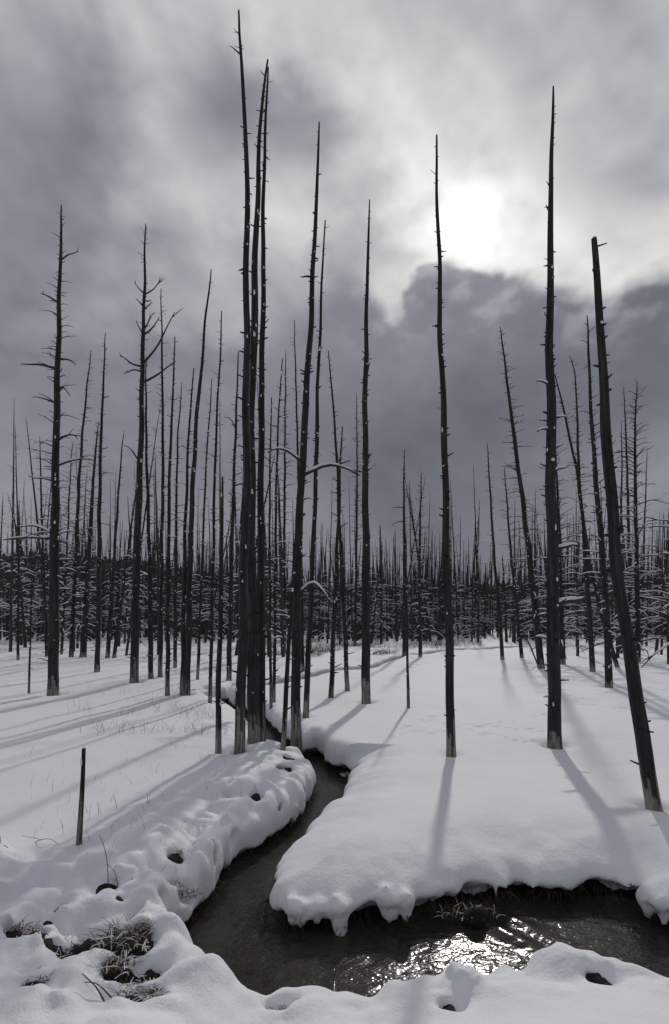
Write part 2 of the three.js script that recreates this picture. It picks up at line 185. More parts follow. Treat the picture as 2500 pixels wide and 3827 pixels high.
// ---------------------------------------------------------------- tree table: trunk points in the photograph (foot first), width of the foot, build, label
// style: [twigs per metre, longest twig in metres, bare share from the ground, snow share, droop]
const BARE = [0.8, 0.10, 0.1, 0.3, 0], SPUR = [3.2, 0.22, 0.12, 0.4, 0.1], TWIG = [8, 1.0, 0.1, 0.65, 0.35], SNOWY = [9, 1.4, 0.06, 0.9, 0.4], SOME = [4, 0.7, 0.2, 0.6, 0.3];
const G1 = 'burnt pines standing in the snow meadow';
const TREES = [
  { p: [[124, 1609], [126, 1300], [129, 1057], [135, 760], [142, 473]], w: 28, s: [7, 0.85, 0.2, 0.6, 0.3], br: [[602, 185, 588, .1], [703, 91, 679, .1], [856, 43, 842, .05], [835, 183, 854, .25], [937, 84, 922, .1], [910, 168, 925, .6], [1025, 194, 1017, .25], [1083, 212, 1067, .2], [1119, 70, 1108, 0], [1242, 47, 1229, .2], [1252, -6, 1252, .12], [1245, 175, 1235, .2], [1340, 150, 1347, .3]], l: 'tall burnt pine near the left edge with drooping side branches and pale foot' },
  { p: [[67, 1605], [70, 1480], [74, 1346]], w: 6, s: BARE, br: [[1352, 50, 1356, .3]], l: 'short thin burnt pole at far left, in front of the left-edge pine stand' },
  { p: [[42, 1535], [43, 1350], [46, 1163]], w: 7, s: SPUR, l: 'slim spiky pole second from the left edge, behind the short thin pole' },
  { p: [[226, 1562], [230, 1300], [233, 1057], [240, 880], [244, 772]], w: 14, s: SOME, l: 'slender straight burnt pine right of the tall branchy left pine, foot slightly pale' },
  { p: [[109, 1527], [104, 1380], [98, 1200], [94, 1015]], w: 9, s: SOME, l: 'curved thin burnt pine rising just behind the tall branchy left pine' },
  { p: [[165, 1530], [175, 1300], [187, 1057], [199, 920], [210, 812]], w: 12, s: TWIG, l: 'twiggy burnt pine leaning right between the tall left pine and the slender straight one' },
  { p: [[193, 1530], [206, 1300], [218, 1090], [228, 979]], w: 16, s: TWIG, l: 'dark right-leaning twiggy pine directly left of the slender straight pine' },
  { p: [[143, 1520], [155, 1300], [166, 1082], [171, 1026]], w: 7, s: SNOWY, l: 'thin twiggy burnt pine closest behind the tall branchy left pine' },
  { p: [[250, 1530], [265, 1300], [281, 1070], [288, 1002]], w: 11, s: SPUR, l: 'right-leaning slim pine alone between the slender straight pine and the antlered pine' },
  { p: [[265, 1530], [290, 1340], [315, 1157], [322, 1110]], w: 10, s: SOME, l: 'strongly leaning pole whose top reaches the antlered pine from the left' },
  { p: [[311, 1588], [317, 1300], [326, 1057], [332, 760], [337, 516]], w: 22, s: [3.4, 0.25, 0.2, 0.5, 0.1], br: [[682, 374, 641, -.3], [680, 311, 653, -.1], [845, 410, 732, -.15], [889, 402, 831, -.1], [851, 277, 824, -.1], [863, 291, 872, .3], [777, 373, 741, -.15], [777, 317, 749, 0], [766, 357, 732, 0], [1074, 299, 1039, .05], [1307, 282, 1296, .4], [720, 352, 700, 0], [712, 317, 695, 0]], l: 'burnt pine with upswept antler-like branches in the upper half, left of centre' },
  { p: [[351, 1582], [348, 1300], [342, 1057], [340, 831]], w: 13, s: SPUR, l: 'slim dark pine immediately right of the antlered pine, with a curved trunk' },
  { p: [[372, 1578], [376, 1300], [379, 1057], [377, 850], [375, 672]], w: 11, s: [5, 0.3, 0.4, 0.4, 0.3], l: 'straight slim pole second right of the antlered pine, tallest of its slim neighbours' },
  { p: [[389, 1618], [391, 1350], [396, 1057], [404, 880], [406, 783]], w: 12, s: SPUR, l: 'slim pole with near foot between the antlered pine and the twin trunks' },
  { p: [[407, 1550], [409, 1300], [412, 1057], [418, 950], [423, 889]], w: 10, s: SOME, l: 'thin pole standing farther back just left of the twin trunks' },
  { p: [[423, 1617], [429, 1300], [436, 1057], [444, 930], [450, 854]], w: 12, s: SPUR, l: 'thinner left trunk of the twin trunks left of centre' },
  { p: [[434, 1617], [442, 1350], [452, 1057], [467, 880], [480, 740], [491, 630]], w: 17, s: BARE, br: [[905, 465, 880, 0], [990, 455, 975, 0]], l: 'thicker right trunk of the twin trunks, leaning right with a long bare top' },
  { p: [[459, 1583], [470, 1300], [480, 1057], [487, 960], [493, 879]], w: 8, s: SPUR, l: 'thin right-leaning pole just right of the twin trunks' },
  { p: [[488, 1634], [494, 1350], [500, 1057], [508, 880], [515, 720]], w: 10, s: SPUR, l: 'long thin spiky pole on the lumpy bank left of the creek bend' },
  { p: [[507, 1757], [511, 1500], [515, 1300], [518, 1110]], w: 16, s: BARE, l: 'broken-topped pole with white foot, left neighbour of the tallest pine' },
  { p: [[532, 1584], [538, 1330], [546, 1057], [551, 930], [555, 817]], w: 13, s: [2.2, 0.4, 0.45, 0.6, 0.3], br: [[1000, 520, 970, .5], [1130, 600, 1128, .2]], l: 'medium burnt pine behind the tallest pine, its foot by the far creek bank' },
  { p: [[556, 1757], [562, 1500], [566, 1350], [573, 1057], [571, 684], [574, 480], [573, 396], [565, 230], [559, 122], [554, 70], [552, 14]], w: 27, s: [2.6, 0.08, 0.1, 0.4, 0], br: [[119, 533, 104, .1], [620, 553, 625, 0]], l: 'tallest burnt pine with wavering top, standing left of centre on the left bank' },
  { p: [[591, 1731], [586, 1400], [582, 1057], [593, 684], [601, 380], [613, 216], [623, 144]], w: 32, s: [2.6, 0.08, 0.1, 0.4, 0], l: 'thick creekside burnt pine with pale streaked foot, top bending right across its twin' },
  { p: [[608, 1722], [607, 1400], [607, 1057], [612, 684], [614, 400], [620, 230], [623, 162]], w: 22, s: [2.6, 0.09, 0.1, 0.4, 0], br: [[368, 627, 372, .2]], l: 'straight burnt pine pressed to the right side of the thick creekside pine' },
  { p: [[630, 1636], [627, 1350], [628, 1057], [632, 925]], w: 8, s: SOME, l: 'thin pole right of the fused creekside trunks with snow collar at its foot' },
  { p: [[637, 1628], [640, 1350], [644, 1057], [656, 835]], w: 9, s: SOME, l: 'thin right-leaning pole just behind the snow-collared thin pole' },
  { p: [[661, 1518], [661, 1300], [662, 1057], [664, 815]], w: 9, s: TWIG, l: 'twiggy thin pine far behind, between the fused creekside trunks and the arched-branch pine' },
  { p: [[657, 1736], [666, 1600], [676, 1400], [684, 1300], [692, 1217]], w: 14, s: BARE, l: 'snapped leaning pole with pale foot at the water edge, topped by snow' },
  { p: [[689, 1702], [688, 1450], [692, 1300], [704, 1057], [716, 850], [725, 684], [735, 480], [742, 284]], w: 26, s: [2.4, 0.09, 0.1, 0.5, 0], br: [[1075, 624, 1057, .35], [1105, 836, 1108, .3], [1130, 722, 1118, .2], [644, 698, 641, .1], [405, 748, 402, .1], [1384, 772, 1408, .8], [598, 741, 600, 0], [1165, 724, 1160, .2]], l: 'tall right-leaning pine on the inner bank with long arched snowy branches at mid height' },
  { p: [[711, 1665], [720, 1450], [729, 1250], [735, 1057], [742, 800], [747, 684], [755, 509]], w: 15, s: [2.4, 0.07, 0.1, 0.4, 0], l: 'slimmer tall pine with pale foot just right of the arched-branch pine' },
  { p: [[704, 1560], [699, 1300], [691, 1020], [684, 742]], w: 9, s: SPUR, l: 'slim left-leaning pole crossing behind the arched-branch pine' },
  { p: [[769, 1617], [776, 1450], [785, 1250], [792, 1060], [796, 990]], w: 13, s: SPUR, l: 'dark pole leaning right, second right of the arched-branch pine' },
  { p: [[808, 1603], [798, 1400], [789, 1207], [779, 1000], [763, 815]], w: 12, s: SPUR, l: 'slim pole leaning left that crosses the dark right-leaning pole' },
  { p: [[851, 1630], [850, 1350], [849, 1057], [850, 840], [853, 684], [859, 464]], w: 23, s: [3, 0.09, 0.1, 0.4, 0], br: [[1097, 874, 1077, 0], [1085, 862, 1052, 0], [1100, 840, 1085, 0], [840, 840, 835, 0], [880, 860, 842, 0]], l: 'straight burnt pine just right of centre with a small forked stub at mid height' },
  { p: [[825, 1500], [828, 1300], [830, 1057], [828, 912]], w: 8, s: TWIG, l: 'thin twiggy pine close behind the left side of the forked-stub pine' },
  { p: [[940, 1521], [940, 1300], [939, 1150], [940, 1043]], w: 11, s: [8, 0.25, 0.2, 0.7, 0.2], br: [[1180, 912, 1179, .1], [1212, 910, 1222, .2]], l: 'spiny pine on the far creek bank between the forked-stub pine and the lone pine' },
  { p: [[949, 1647], [948, 1560], [945, 1400], [943, 1320]], w: 8, s: BARE, l: 'thin black pole alone on the open snow in front of the spiny pine' },
  { p: [[977, 1526], [975, 1307], [977, 1200], [979, 1095]], w: 10, s: TWIG, l: 'twiggy pine on the far creek bank, third left of the lone central pine' },
  { p: [[986, 1490], [972, 1297], [960, 1210], [950, 1127]], w: 8, s: TWIG, l: 'left-leaning thin pine behind the far creek bank, left of the lone pine' },
  { p: [[1049, 1745], [1045, 1550], [1040, 1357], [1035, 1119], [1029, 903], [1022, 687], [1016, 435], [1015, 313]], w: 23, s: [3, 0.08, 0.05, 0.15, 0], l: 'lone bare burnt pine on the open snow directly under the sun' },
  { p: [[1168, 1533], [1159, 1400], [1150, 1307], [1140, 1150], [1133, 1030]], w: 10, s: [8, 0.3, 0.3, 0.5, 0.2], l: 'slim left-leaning pine on open snow, first right of the lone pine' },
  { p: [[1213, 1527], [1200, 1400], [1187, 1282], [1179, 1180], [1172, 1087]], w: 10, s: TWIG, l: 'slim left-leaning twiggy pine next to the big left-leaning one' },
  { p: [[1258, 1552], [1243, 1407], [1217, 1182], [1200, 1057], [1180, 900], [1162, 759]], w: 18, s: [11, 1.1, 0.15, 0.7, 0.4], l: 'big left-leaning burnt pine bristling with fine twigs, left of the stout split pine' },
  { p: [[1290, 1724], [1286, 1550], [1283, 1300], [1280, 1119], [1277, 795], [1277, 651], [1278, 435], [1284, 208]], w: 35, s: [2.2, 0.13, 0.05, 0.5, 0], br: [[901, 1243, 890, .3], [878, 1294, 868, 0], [803, 1254, 801, 0], [975, 1318, 971, .15], [980, 1254, 975, .1], [1000, 1244, 1007, .3], [1049, 1309, 1032, .1], [1101, 1323, 1081, 0], [1277, 1347, 1270, .15, 1.4], [1407, 1367, 1388, 0, 2], [1405, 1313, 1392, -.1, 1.5], [1582, 1320, 1580, 0], [1487, 1242, 1481, .2], [1622, 1264, 1620, .1], [1540, 1262, 1545, 0], [660, 1290, 640, -.1], [500, 1269, 477, 0], [705, 1289, 703, 0], [620, 1264, 618, 0]], l: 'stout split-trunk burnt pine on the right with thick snowy side branches' },
  { p: [[1308, 1542], [1302, 1300], [1297, 1150], [1291, 1020]], w: 14, s: [12, 2.2, 0.1, 1, 0.5], l: 'pine with many long snowy branches hidden behind the stout split pine' },
  { p: [[1378, 1562], [1368, 1400], [1358, 1257], [1345, 1120], [1332, 1057], [1315, 975], [1287, 860]], w: 14, s: [6, 0.8, 0.25, 0.5, 0.3], l: 'left-leaning pine, first right of the stout split pine, curving at the top' },
  { p: [[1435, 1550], [1402, 1440], [1367, 1282], [1350, 1150], [1345, 1040], [1337, 867], [1326, 825]], w: 12, s: [6, 0.9, 0.15, 0.6, 0.3], l: 'thin strongly left-leaning pine crossing behind the two trunks right of the split pine' },
  { p: [[1416, 1597], [1411, 1450], [1404, 1330], [1388, 1150], [1374, 950], [1365, 732]], w: 19, s: [6, 1.1, 0.12, 0.85, 0.3], l: 'pale-footed burnt pine behind the big leaning near trunk on the right' },
  { p: [[1523, 1873], [1493, 1707], [1447, 1407], [1424, 1182], [1412, 1080], [1402, 867], [1391, 705], [1379, 553]], w: 37, s: [1.8, 0.07, 0.02, 0.1, 0], br: [[1043, 1427, 1025, 0], [710, 1398, 711, 0], [1040, 1402, 1020, 0]], flat: 1, l: 'big left-leaning broken-topped trunk nearest the right edge, foot in the near snow' },
  { p: [[1483, 1537], [1480, 1307], [1476, 1057], [1478, 939], [1481, 887]], w: 14, s: [13, 2.2, 0.04, 1, 0.45], l: 'densely branched snow-laden pine near the right edge' },
  { p: [[1466, 1500], [1461, 1250], [1456, 1057], [1449, 898]], w: 10, s: [8, 1.1, 0.15, 0.8, 0.3], l: 'slim twiggy pine just left of the densely snow-laden pine' },
  { p: [[1554, 1543], [1553, 1480], [1551, 1390]], w: 8, s: BARE, l: 'short dark pole cut by the right edge of the picture' },
  { p: [[1620, 1590], [1612, 1200], [1605, 800]], w: 16, s: [2, 0.9, 0.2, 0.9, 0.3], br: [[1235, 1500, 1228, .1], [1300, 1520, 1289, .1], [1210, 1513, 1210, 0], [1400, 1535, 1420, .2], [1500, 1495, 1530, .3]], l: 'pine just beyond the right edge whose snowy branches reach into view' },
  { p: [[183, 1968], [187, 1900], [191, 1820], [194, 1740]], w: 14, s: [0, 0.03, 0.1, 0.1, 0], flat: 1, stump: 1, pale: 0.55, l: 'short black dead post with white foot on the left snow bank' },
];
for (const t of TREES) { const [x, D] = ground(t.p[0][0], t.p[0][1]); t.x = x; t.D = D; t.r = t.w / 2 / F * D; if (!t.stump && D < 20) WELLS.push([x, D, t.r * 1.7 + 0.05, t.r > 0.08 ? 0.13 : 0.04]); }

// ---------------------------------------------------------------- materials
const snowBump = dataTex(512, 512, (x, y) => { const u = x / 512, v = y / 512; let s = 0.30 * tileNoise(u * 24, v * 24, 24, 1) + 0.34 * tileNoise(u * 64, v * 64, 64, 2) + 0.36 * tileNoise(u * 170, v * 170, 170, 3); return [s, s, s]; });
const snowMat = new THREE.MeshStandardMaterial({ color: new THREE.Color().setRGB(0.80, 0.815, 0.85), roughness: 0.75, bumpMap: snowBump, bumpScale: 0.0045 });
const capMat = new THREE.MeshStandardMaterial({ color: new THREE.Color().setRGB(0.80, 0.81, 0.83), roughness: 0.8 });
const earthTex = dataTex(256, 256, (x, y) => { const u = x / 256, v = y / 256, s = 0.25 + 0.5 * tileNoise(u * 30, v * 30, 30, 4) + 0.4 * tileNoise(u * 90, v * 90, 90, 5); return [s, s * .95, s * .88]; });
const earthMat = new THREE.MeshStandardMaterial({ color: new THREE.Color().setRGB(0.017, 0.0135, 0.010), roughness: 0.95, map: earthTex, bumpMap: earthTex, bumpScale: 0.02 });
const barkTex = dataTex(256, 512, (x, y) => { const u = x / 256, v = y / 512; const streak = tileNoise(u * 40, v * 6, 40, 6), st2 = tileNoise(u * 90, v * 22, 90, 7), blot = tileNoise(u * 6, v * 9, 18, 8), sp = tileNoise(u * 60, v * 120, 120, 9); let s = 0.18 + 0.55 * streak * streak + 0.3 * st2 + 0.3 * (blot - .5) + (sp > .86 ? .3 : 0); return [s, s, s]; });
const barkMat = new THREE.MeshStandardMaterial({ color: 0xffffff, roughness: 0.8, vertexColors: true, map: barkTex, bumpMap: barkTex, bumpScale: 0.03 });
const twigMat = new THREE.MeshStandardMaterial({ color: new THREE.Color().setRGB(0.034, 0.032, 0.031), roughness: 0.85 });
const plainMat = new THREE.MeshStandardMaterial({ color: 0xffffff, roughness: 0.85, vertexColors: true });
console.log('materials');

// ---------------------------------------------------------------- snow: surface nets over a fan-shaped lattice that widens with distance
const smax = (a, b, k) => { const h = Math.max(k - Math.abs(a - b), 0) / k; return Math.max(a, b) + h * h * k * 0.25; };
const smin = (a, b, k) => -smax(-a, -b, k);
{
  const step = 0.0042, U0 = -0.8, NU = Math.round(1.6 / step) + 1, APEX = 2.2, W0 = 1.3, W1 = 52, NK = Math.round(Math.log(W1 / W0) / step) + 1, Y0 = -0.63, DY = 0.023, NJ = 54;
  const X = (i, k) => (U0 + i * step) * W0 * Math.exp(k * step), DD = (k) => W0 * Math.exp(k * step) - APEX;
  const N = NU * NK, f = new Float32Array(N * NJ), T = new Float32Array(N), dist = new Float32Array(N), soil = new Float32Array(N).fill(-9), banks = new Uint8Array(N);
  for (const h of HOLES) { const d = creek(h[0], h[1]); if (d > 0.22) h[2] = top(h[0], h[1], d, nearBank) - 0.01; }
  for (let k = 0; k < NK; k++) {
    const D = DD(k);
    for (let i = 0; i < NU; i++) {
      const x = X(i, k), c = k * NU + i;
      const wob = D < 26 ? 1 : 0, wx = wob * (0.05 * noise(x * 2.3, D * 2.3, 7) + 0.02 * noise(x * 6, D * 6, 2)), wd = wob * (0.07 * noise(x * 2.3 + 50, D * 2.3, 7) + 0.03 * noise(x * 6 + 9, D * 6, 2));
      const d = creek(x + wx, D + wd), bank = nearBank, t = top(x, D, d, bank); T[c] = t; dist[c] = d; banks[c] = bank; if (lumpMask > 0.3 && bank === 1 && d > 0.2) soil[c] = lumpBase - 0.05 - 0.16 * sstep(0.10, -0.08, noise(x * 1.25 + 5, D * 1.25, 77)) + 0.05 * noise(x * 6, D * 6, 12) - 0.25 * sstep(0.4, 0.15, d) - 0.3 * sstep(0.75, 0.45, lumpMask);
      const kk = bank === 3 ? 0.24 : bank === 1 ? 0.2 : bank === 2 ? 0.2 : 0.2;
      const low = (bank === 3 ? (D < 5.6 ? -0.40 : -0.45) : bank === 1 ? -0.485 : -0.43) + 0.08 * noise(x * 2.7, D * 2.7, 30) + 0.05 * noise(x * 7, D * 7, 3);
      let hs = null, ls = null;
      if (D < 11) { for (const h of HOLES) if (Math.abs(x - h[0]) < h[3] * 1.8 && Math.abs(D - h[1]) < h[4] * 1.8) (hs ??= []).push(h); for (const l of LOBES) if (Math.abs(x - l[0]) < l[4] + .25 && Math.abs(D - l[1]) < l[4] + .25) (ls ??= []).push(l); }
      for (let j = 0; j < NJ; j++) {
        const y = Y0 + j * DY; let v = y - t;
        if (d < 1.2) {
          const e0 = 0.03 + 0.26 * sstep(low + 0.1, low - 0.05, y);
          v = smax(v, e0 - d, kk);
          if (ls) for (const l of ls) { const q = Math.hypot(x - l[0], y - clamp(y, l[3], l[2]), D - l[1]); v = smin(v, q - l[4] * (1 + 0.6 * noise(x * 13, y * 11, D * 13) + 0.3 * noise(x * 31, y * 31, D * 31)) * lerp(0.55, 1, clamp((y - l[3]) / (l[2] - l[3]), 0, 1)), 0.08); }
        } else if (ls) for (const l of ls) { const q = Math.hypot(x - l[0], y - clamp(y, l[3], l[2]), D - l[1]); v = smin(v, q - l[4] * (1 + 0.6 * noise(x * 13, y * 11, D * 13) + 0.3 * noise(x * 31, y * 31, D * 31)) * lerp(0.55, 1, clamp((y - l[3]) / (l[2] - l[3]), 0, 1)), 0.08); }
        if (hs) for (const h of hs) { const n = 0.45 * noise(x * 7, y * 7, D * 7) + 0.2 * noise(x * 17, y * 17, D * 17), qx = (x - h[0]) / h[3], qy = (y - h[2]) / h[5], qz = (D - h[1]) / h[4], q = Math.sqrt(qx * qx + qy * qy + qz * qz) + n; v = smax(v, (1 - q) * Math.min(h[3], h[4], h[5]), 0.06); }
        if (j === NJ - 1 && v < 0) v = 0.01;
        f[c * NJ + j] = v;
      }
    }
  }
  console.log('field');
  const vid = new Int32Array(N * NJ).fill(-1), pos = [], uv = [], idx = [];
  for (let k = 0; k < NK - 1; k++) for (let i = 0; i < NU - 1; i++) {
    const c = [k * NU + i, k * NU + i + 1, (k + 1) * NU + i, (k + 1) * NU + i + 1];
    for (let j = 0; j < NJ - 1; j++) {
      const a = c[0] * NJ + j, s = f[a] < 0; let mixed = false;
      for (let q = 0; q < 4 && !mixed; q++) mixed = (f[c[q] * NJ + j] < 0) !== s || (f[c[q] * NJ + j + 1] < 0) !== s;
      if (!mixed) continue;
      let n = 0, pi = 0, pj = 0, pk = 0;
      const cut = (q0, j0, q1, j1) => { const v0 = f[c[q0] * NJ + j + j0], v1 = f[c[q1] * NJ + j + j1]; if ((v0 < 0) === (v1 < 0)) return; const t = v0 / (v0 - v1); pi += lerp(q0 & 1, q1 & 1, t); pk += lerp(q0 >> 1, q1 >> 1, t); pj += lerp(j0, j1, t); n++; };
      for (let q = 0; q < 4; q++) cut(q, 0, q, 1);
      for (const jj of [0, 1]) { cut(0, jj, 1, jj); cut(2, jj, 3, jj); cut(0, jj, 2, jj); cut(1, jj, 3, jj); }
      const kf = k + pk / n, x = X(i + pi / n, kf), D = DD(kf);
      vid[a] = pos.length / 3; pos.push(x, Y0 + (j + pj / n) * DY, -D); uv.push(x * 0.8, D * 0.8);
    }
  }
  const quad = (a, b, c, d, flip) => { if (a < 0 || b < 0 || c < 0 || d < 0) return; if (flip) idx.push(a, c, b, a, d, c); else idx.push(a, b, c, a, c, d); };
  const at = (i, j, k) => vid[(k * NU + i) * NJ + j];
  for (let k = 1; k < NK - 1; k++) for (let i = 1; i < NU - 1; i++) for (let j = 1; j < NJ - 1; j++) {
    const a = (k * NU + i) * NJ + j, s = f[a] < 0;
    if ((f[a + 1] < 0) !== s) quad(at(i - 1, j, k - 1), at(i, j, k - 1), at(i, j, k), at(i - 1, j, k), !s ? true : false);
    if ((f[a + NJ] < 0) !== s) quad(at(i, j - 1, k - 1), at(i, j, k - 1), at(i, j, k), at(i, j - 1, k), s ? true : false);
    if ((f[a + NU * NJ] < 0) !== s) quad(at(i - 1, j - 1, k), at(i, j - 1, k), at(i, j, k), at(i - 1, j, k), !s ? false : true);
  }
  // make every face look away from the solid: the open side lies upwards or over the creek; checked on the mean of the normals
  let g = geo(pos, idx, { uv });
  { const n = g.getAttribute('normal'); let s = 0; for (let i = 0; i < n.count; i++) s += n.getY(i); if (s < 0) { for (let i = 0; i < idx.length; i += 3) { const t = idx[i + 1]; idx[i + 1] = idx[i + 2]; idx[i + 2] = t; } g = geo(pos, idx, { uv }); } }
  // beyond the fan: the same snow out to the horizon, to the sides and behind
  const sheets = [g];
  const sheet = (us, ds, drop) => { const p = [], q = [], t = []; for (const D of ds) for (const u of us) { const x = u * (D + APEX), d = D < 60 ? creek(x, D) : 9; p.push(x, (D < 60 ? top(x, D, Math.max(d, 0.2), nearBank) : 0.11 * noise(x * 0.21 + 3.3, D * 0.19) * sstep(900, 60, D) * 2.5) - drop - sstep(100, 700, D) * 0.6, -D); t.push(x * 0.8, D * 0.8); } const n = us.length; for (let b = 0; b < ds.length - 1; b++) for (let a = 0; a < n - 1; a++) { const o = b * n + a; q.push(o, o + 1, o + n + 1, o, o + n + 1, o + n); } sheets.push(geo(p, q, { uv: t })); };
  const span = (a, b, n) => Array.from({ length: n + 1 }, (_, i) => lerp(a, b, i / n)), geom = (a, b, n) => Array.from({ length: n + 1 }, (_, i) => a * (b / a) ** (i / n));
  sheet(span(-3, 3, 240), geom(W1 - APEX - 0.5, 4000, 90), 0.02);
  sheet(span(-6, -0.795, 60), geom(W0 + 0.05, W1, 160).map((w) => w - APEX), 0.02);
  sheet(span(0.795, 6, 60), geom(W0 + 0.05, W1, 160).map((w) => w - APEX), 0.02);
  { const p = [], q = [], t = []; for (let b = 0; b <= 12; b++) for (let a = 0; a <= 40; a++) { const x = -30 + a * 1.5, z = 0.8 + b * 2.5; p.push(x, 0.02 + 0.06 * noise(x * .4, z * .4), z); t.push(x * .8, z * .8); if (b < 12 && a < 40) { const o = b * 41 + a; q.push(o, o + 41, o + 42, o, o + 42, o + 1); } } sheets.push(geo(p, q, { uv: t })); }
  structure('snow_ground', mergeGeometries(sheets), snowMat);
  console.log('snow', pos.length / 3, idx.length / 3);

  // dark soil of the banks beneath the snow, and the bed
  const ep = [], ei = [], eu = [], map = new Map(), S = 1;
  const ev = (i, k) => {
    const key = k * NU + i; if (map.has(key)) return map.get(key);
    const x = X(i, k), D = DD(k), d = dist[key], t = T[key];
    let y = -0.64 + 0.40 * sstep(-0.04, 0.30, d - 0.15 + 0.10 * noise(x * 3, D * 3, 9)) + 0.05 * noise(x * 9, D * 9, 1) + 0.03 * noise(x * 21, D * 21, 1);
    for (const h of HOLES) { if (!h[6]) continue; const q = ((x - h[0]) / h[3]) ** 2 + ((D - h[1]) / h[4]) ** 2; if (q < 2.6) y = Math.max(y, lerp(y, Math.min(h[2] + 0.03, t) - 0.045 - 0.012 * q + 0.035 * noise(x * 12, D * 12, 4) + 0.03 * noise(x * 26, D * 26, 4), sstep(0.10, 0.24, d))); }
    y = Math.min(y, t - 0.018); if (soil[key] > -5) y = Math.max(y, soil[key]); map.set(key, ep.length / 3); ep.push(x, y, -D); eu.push(x, D); return map.get(key);
  };
  for (let k = 0; k < NK - S; k += S) for (let i = 0; i < NU - S; i += S) { const d = dist[k * NU + i], D = DD(k); if (d > 0.9 && (D > 6 || d > 3.2) || d < -0.6) continue; const a = ev(i, k), b = ev(i + S, k), c = ev(i + S, k + S), e = ev(i, k + S); ei.push(a, b, c, a, c, e); }
  structure('creek_bank', geo(ep, ei, { uv: eu }), earthMat);

  // water: a rippled sheet, ruffled into short standing waves at the riffle on the right
  const wp = [], wi = [], wu = [], wm = new Map(); const [rx, rD] = ground(1175, 2175, WATER);
  const wv = (i, k) => {
    const key = k * NU + i; if (wm.has(key)) return wm.get(key);
    const x = X(i, k), D = DD(k), near = sstep(12, 5, D); let y = WATER;
    y += near * (0.004 * noise(x * 5, D * 9, 2) + 0.002 * noise(x * 14, D * 17, 5));
    const rough = Math.exp(-(((x - rx) / 0.9) ** 2 + ((D - rD) / 0.5) ** 2));
    const s = (x - rx) * 0.80 + (D - rD) * 0.6, a = -(x - rx) * 0.6 + (D - rD) * 0.80;   // along and across the chute
    y += rough * (0.008 * noise(x * 7 + D * 5, D * 13, 8) + 0.003 * noise(x * 20, D * 34, 3)) + 0.03 * Math.exp(-(((s - 0.02) / 0.07) ** 2) - (a / 0.28) ** 2) + 0.024 * Math.exp(-(((s - 0.24) / 0.07) ** 2) - ((a - 0.06) / 0.2) ** 2);
    wm.set(key, wp.length / 3); wp.push(x, y, -D); wu.push(x, D); return wm.get(key);
  };
  for (let k = 0; k < NK - 1; k++) for (let i = 0; i < NU - 1; i++) { if (dist[k * NU + i] > 0.35) continue; const a = wv(i, k), b = wv(i + 1, k), c = wv(i + 1, k + 1), e = wv(i, k + 1); wi.push(a, b, c, a, c, e); }
  const ripple = dataTex(1024, 1024, (x, y) => { const u = x / 1024, v = y / 1024, wu2 = u + 0.03 * tileNoise(u * 6, v * 6, 6, 13), wv2 = v + 0.03 * tileNoise(u * 6 + 2, v * 6, 6, 15); const s = 0.40 * tileNoise(wu2 * 20, wv2 * 34, 340, 10) + 0.33 * tileNoise(wu2 * 48, wv2 * 80, 400, 11) + 0.27 * tileNoise(u * 130, v * 180, 360, 12); return [s, s, s]; });
  ripple.repeat.set(0.42, 0.42);
  const bed = dataTex(512, 512, (x, y) => { const u = x / 512, v = y / 512, s = 0.35 + 0.45 * tileNoise(u * 8, v * 8, 8, 16) + 0.3 * tileNoise(u * 30, v * 30, 30, 17) + 0.25 * tileNoise(u * 100, v * 100, 100, 18); return [s, s * .96, s * .88]; });
  bed.repeat.set(0.5, 0.5);
  const waterMat = new THREE.MeshPhysicalMaterial({ color: new THREE.Color().setRGB(0.036, 0.0353, 0.033), map: bed, roughness: 0.16, ior: 1.33, bumpMap: ripple, bumpScale: 0.0055 });
  structure('creek_water', geo(wp, wi, { uv: wu }), waterMat);
}
console.log('ground done');

// ---------------------------------------------------------------- trees
const V = (x, y, z) => new THREE.Vector3(x, y, z);
function tube(pts, radii, n, squash = 1, cap = true) {                  // a tapered tube along points; squash flattens it across the vertical
  const p = [], q = [], uv = []; let up = V(0, 1, 0);
  for (let i = 0; i < pts.length; i++) {
    const t = pts[Math.min(i + 1, pts.length - 1)].clone().sub(pts[Math.max(i - 1, 0)]).normalize(); if (Math.abs(t.y) > 0.95) up = V(1, 0, 0.01);
    const s = V().crossVectors(t, up).normalize(), o = V().crossVectors(s, t);
    for (let a = 0; a < n; a++) { const c = Math.cos(a / n * 6.28319) * radii[i], e = Math.sin(a / n * 6.28319) * radii[i] * squash; p.push(pts[i].x + s.x * c + o.x * e, pts[i].y + s.y * c + o.y * e, pts[i].z + s.z * c + o.z * e); uv.push(a / n, i); }
    if (i) for (let a = 0; a < n; a++) { const b = (a + 1) % n, k = (i - 1) * n; q.push(k + a, k + b, k + n + b, k + a, k + n + b, k + n + a); }
  }
  if (cap) { const e = pts[pts.length - 1], k = p.length / 3, l = (pts.length - 1) * n; p.push(e.x, e.y, e.z); uv.push(0, 0); for (let a = 0; a < n; a++) q.push(l + a, l + (a + 1) % n, k); const k0 = p.length / 3; p.push(pts[0].x, pts[0].y, pts[0].z); uv.push(0, 0); for (let a = 0; a < n; a++) q.push((a + 1) % n, a, k0); }
  return geo(p, q, { uv });
}
function curvePts(list, n) { const c = new THREE.CatmullRomCurve3(list, false, 'centripetal'); return c.getPoints(n); }
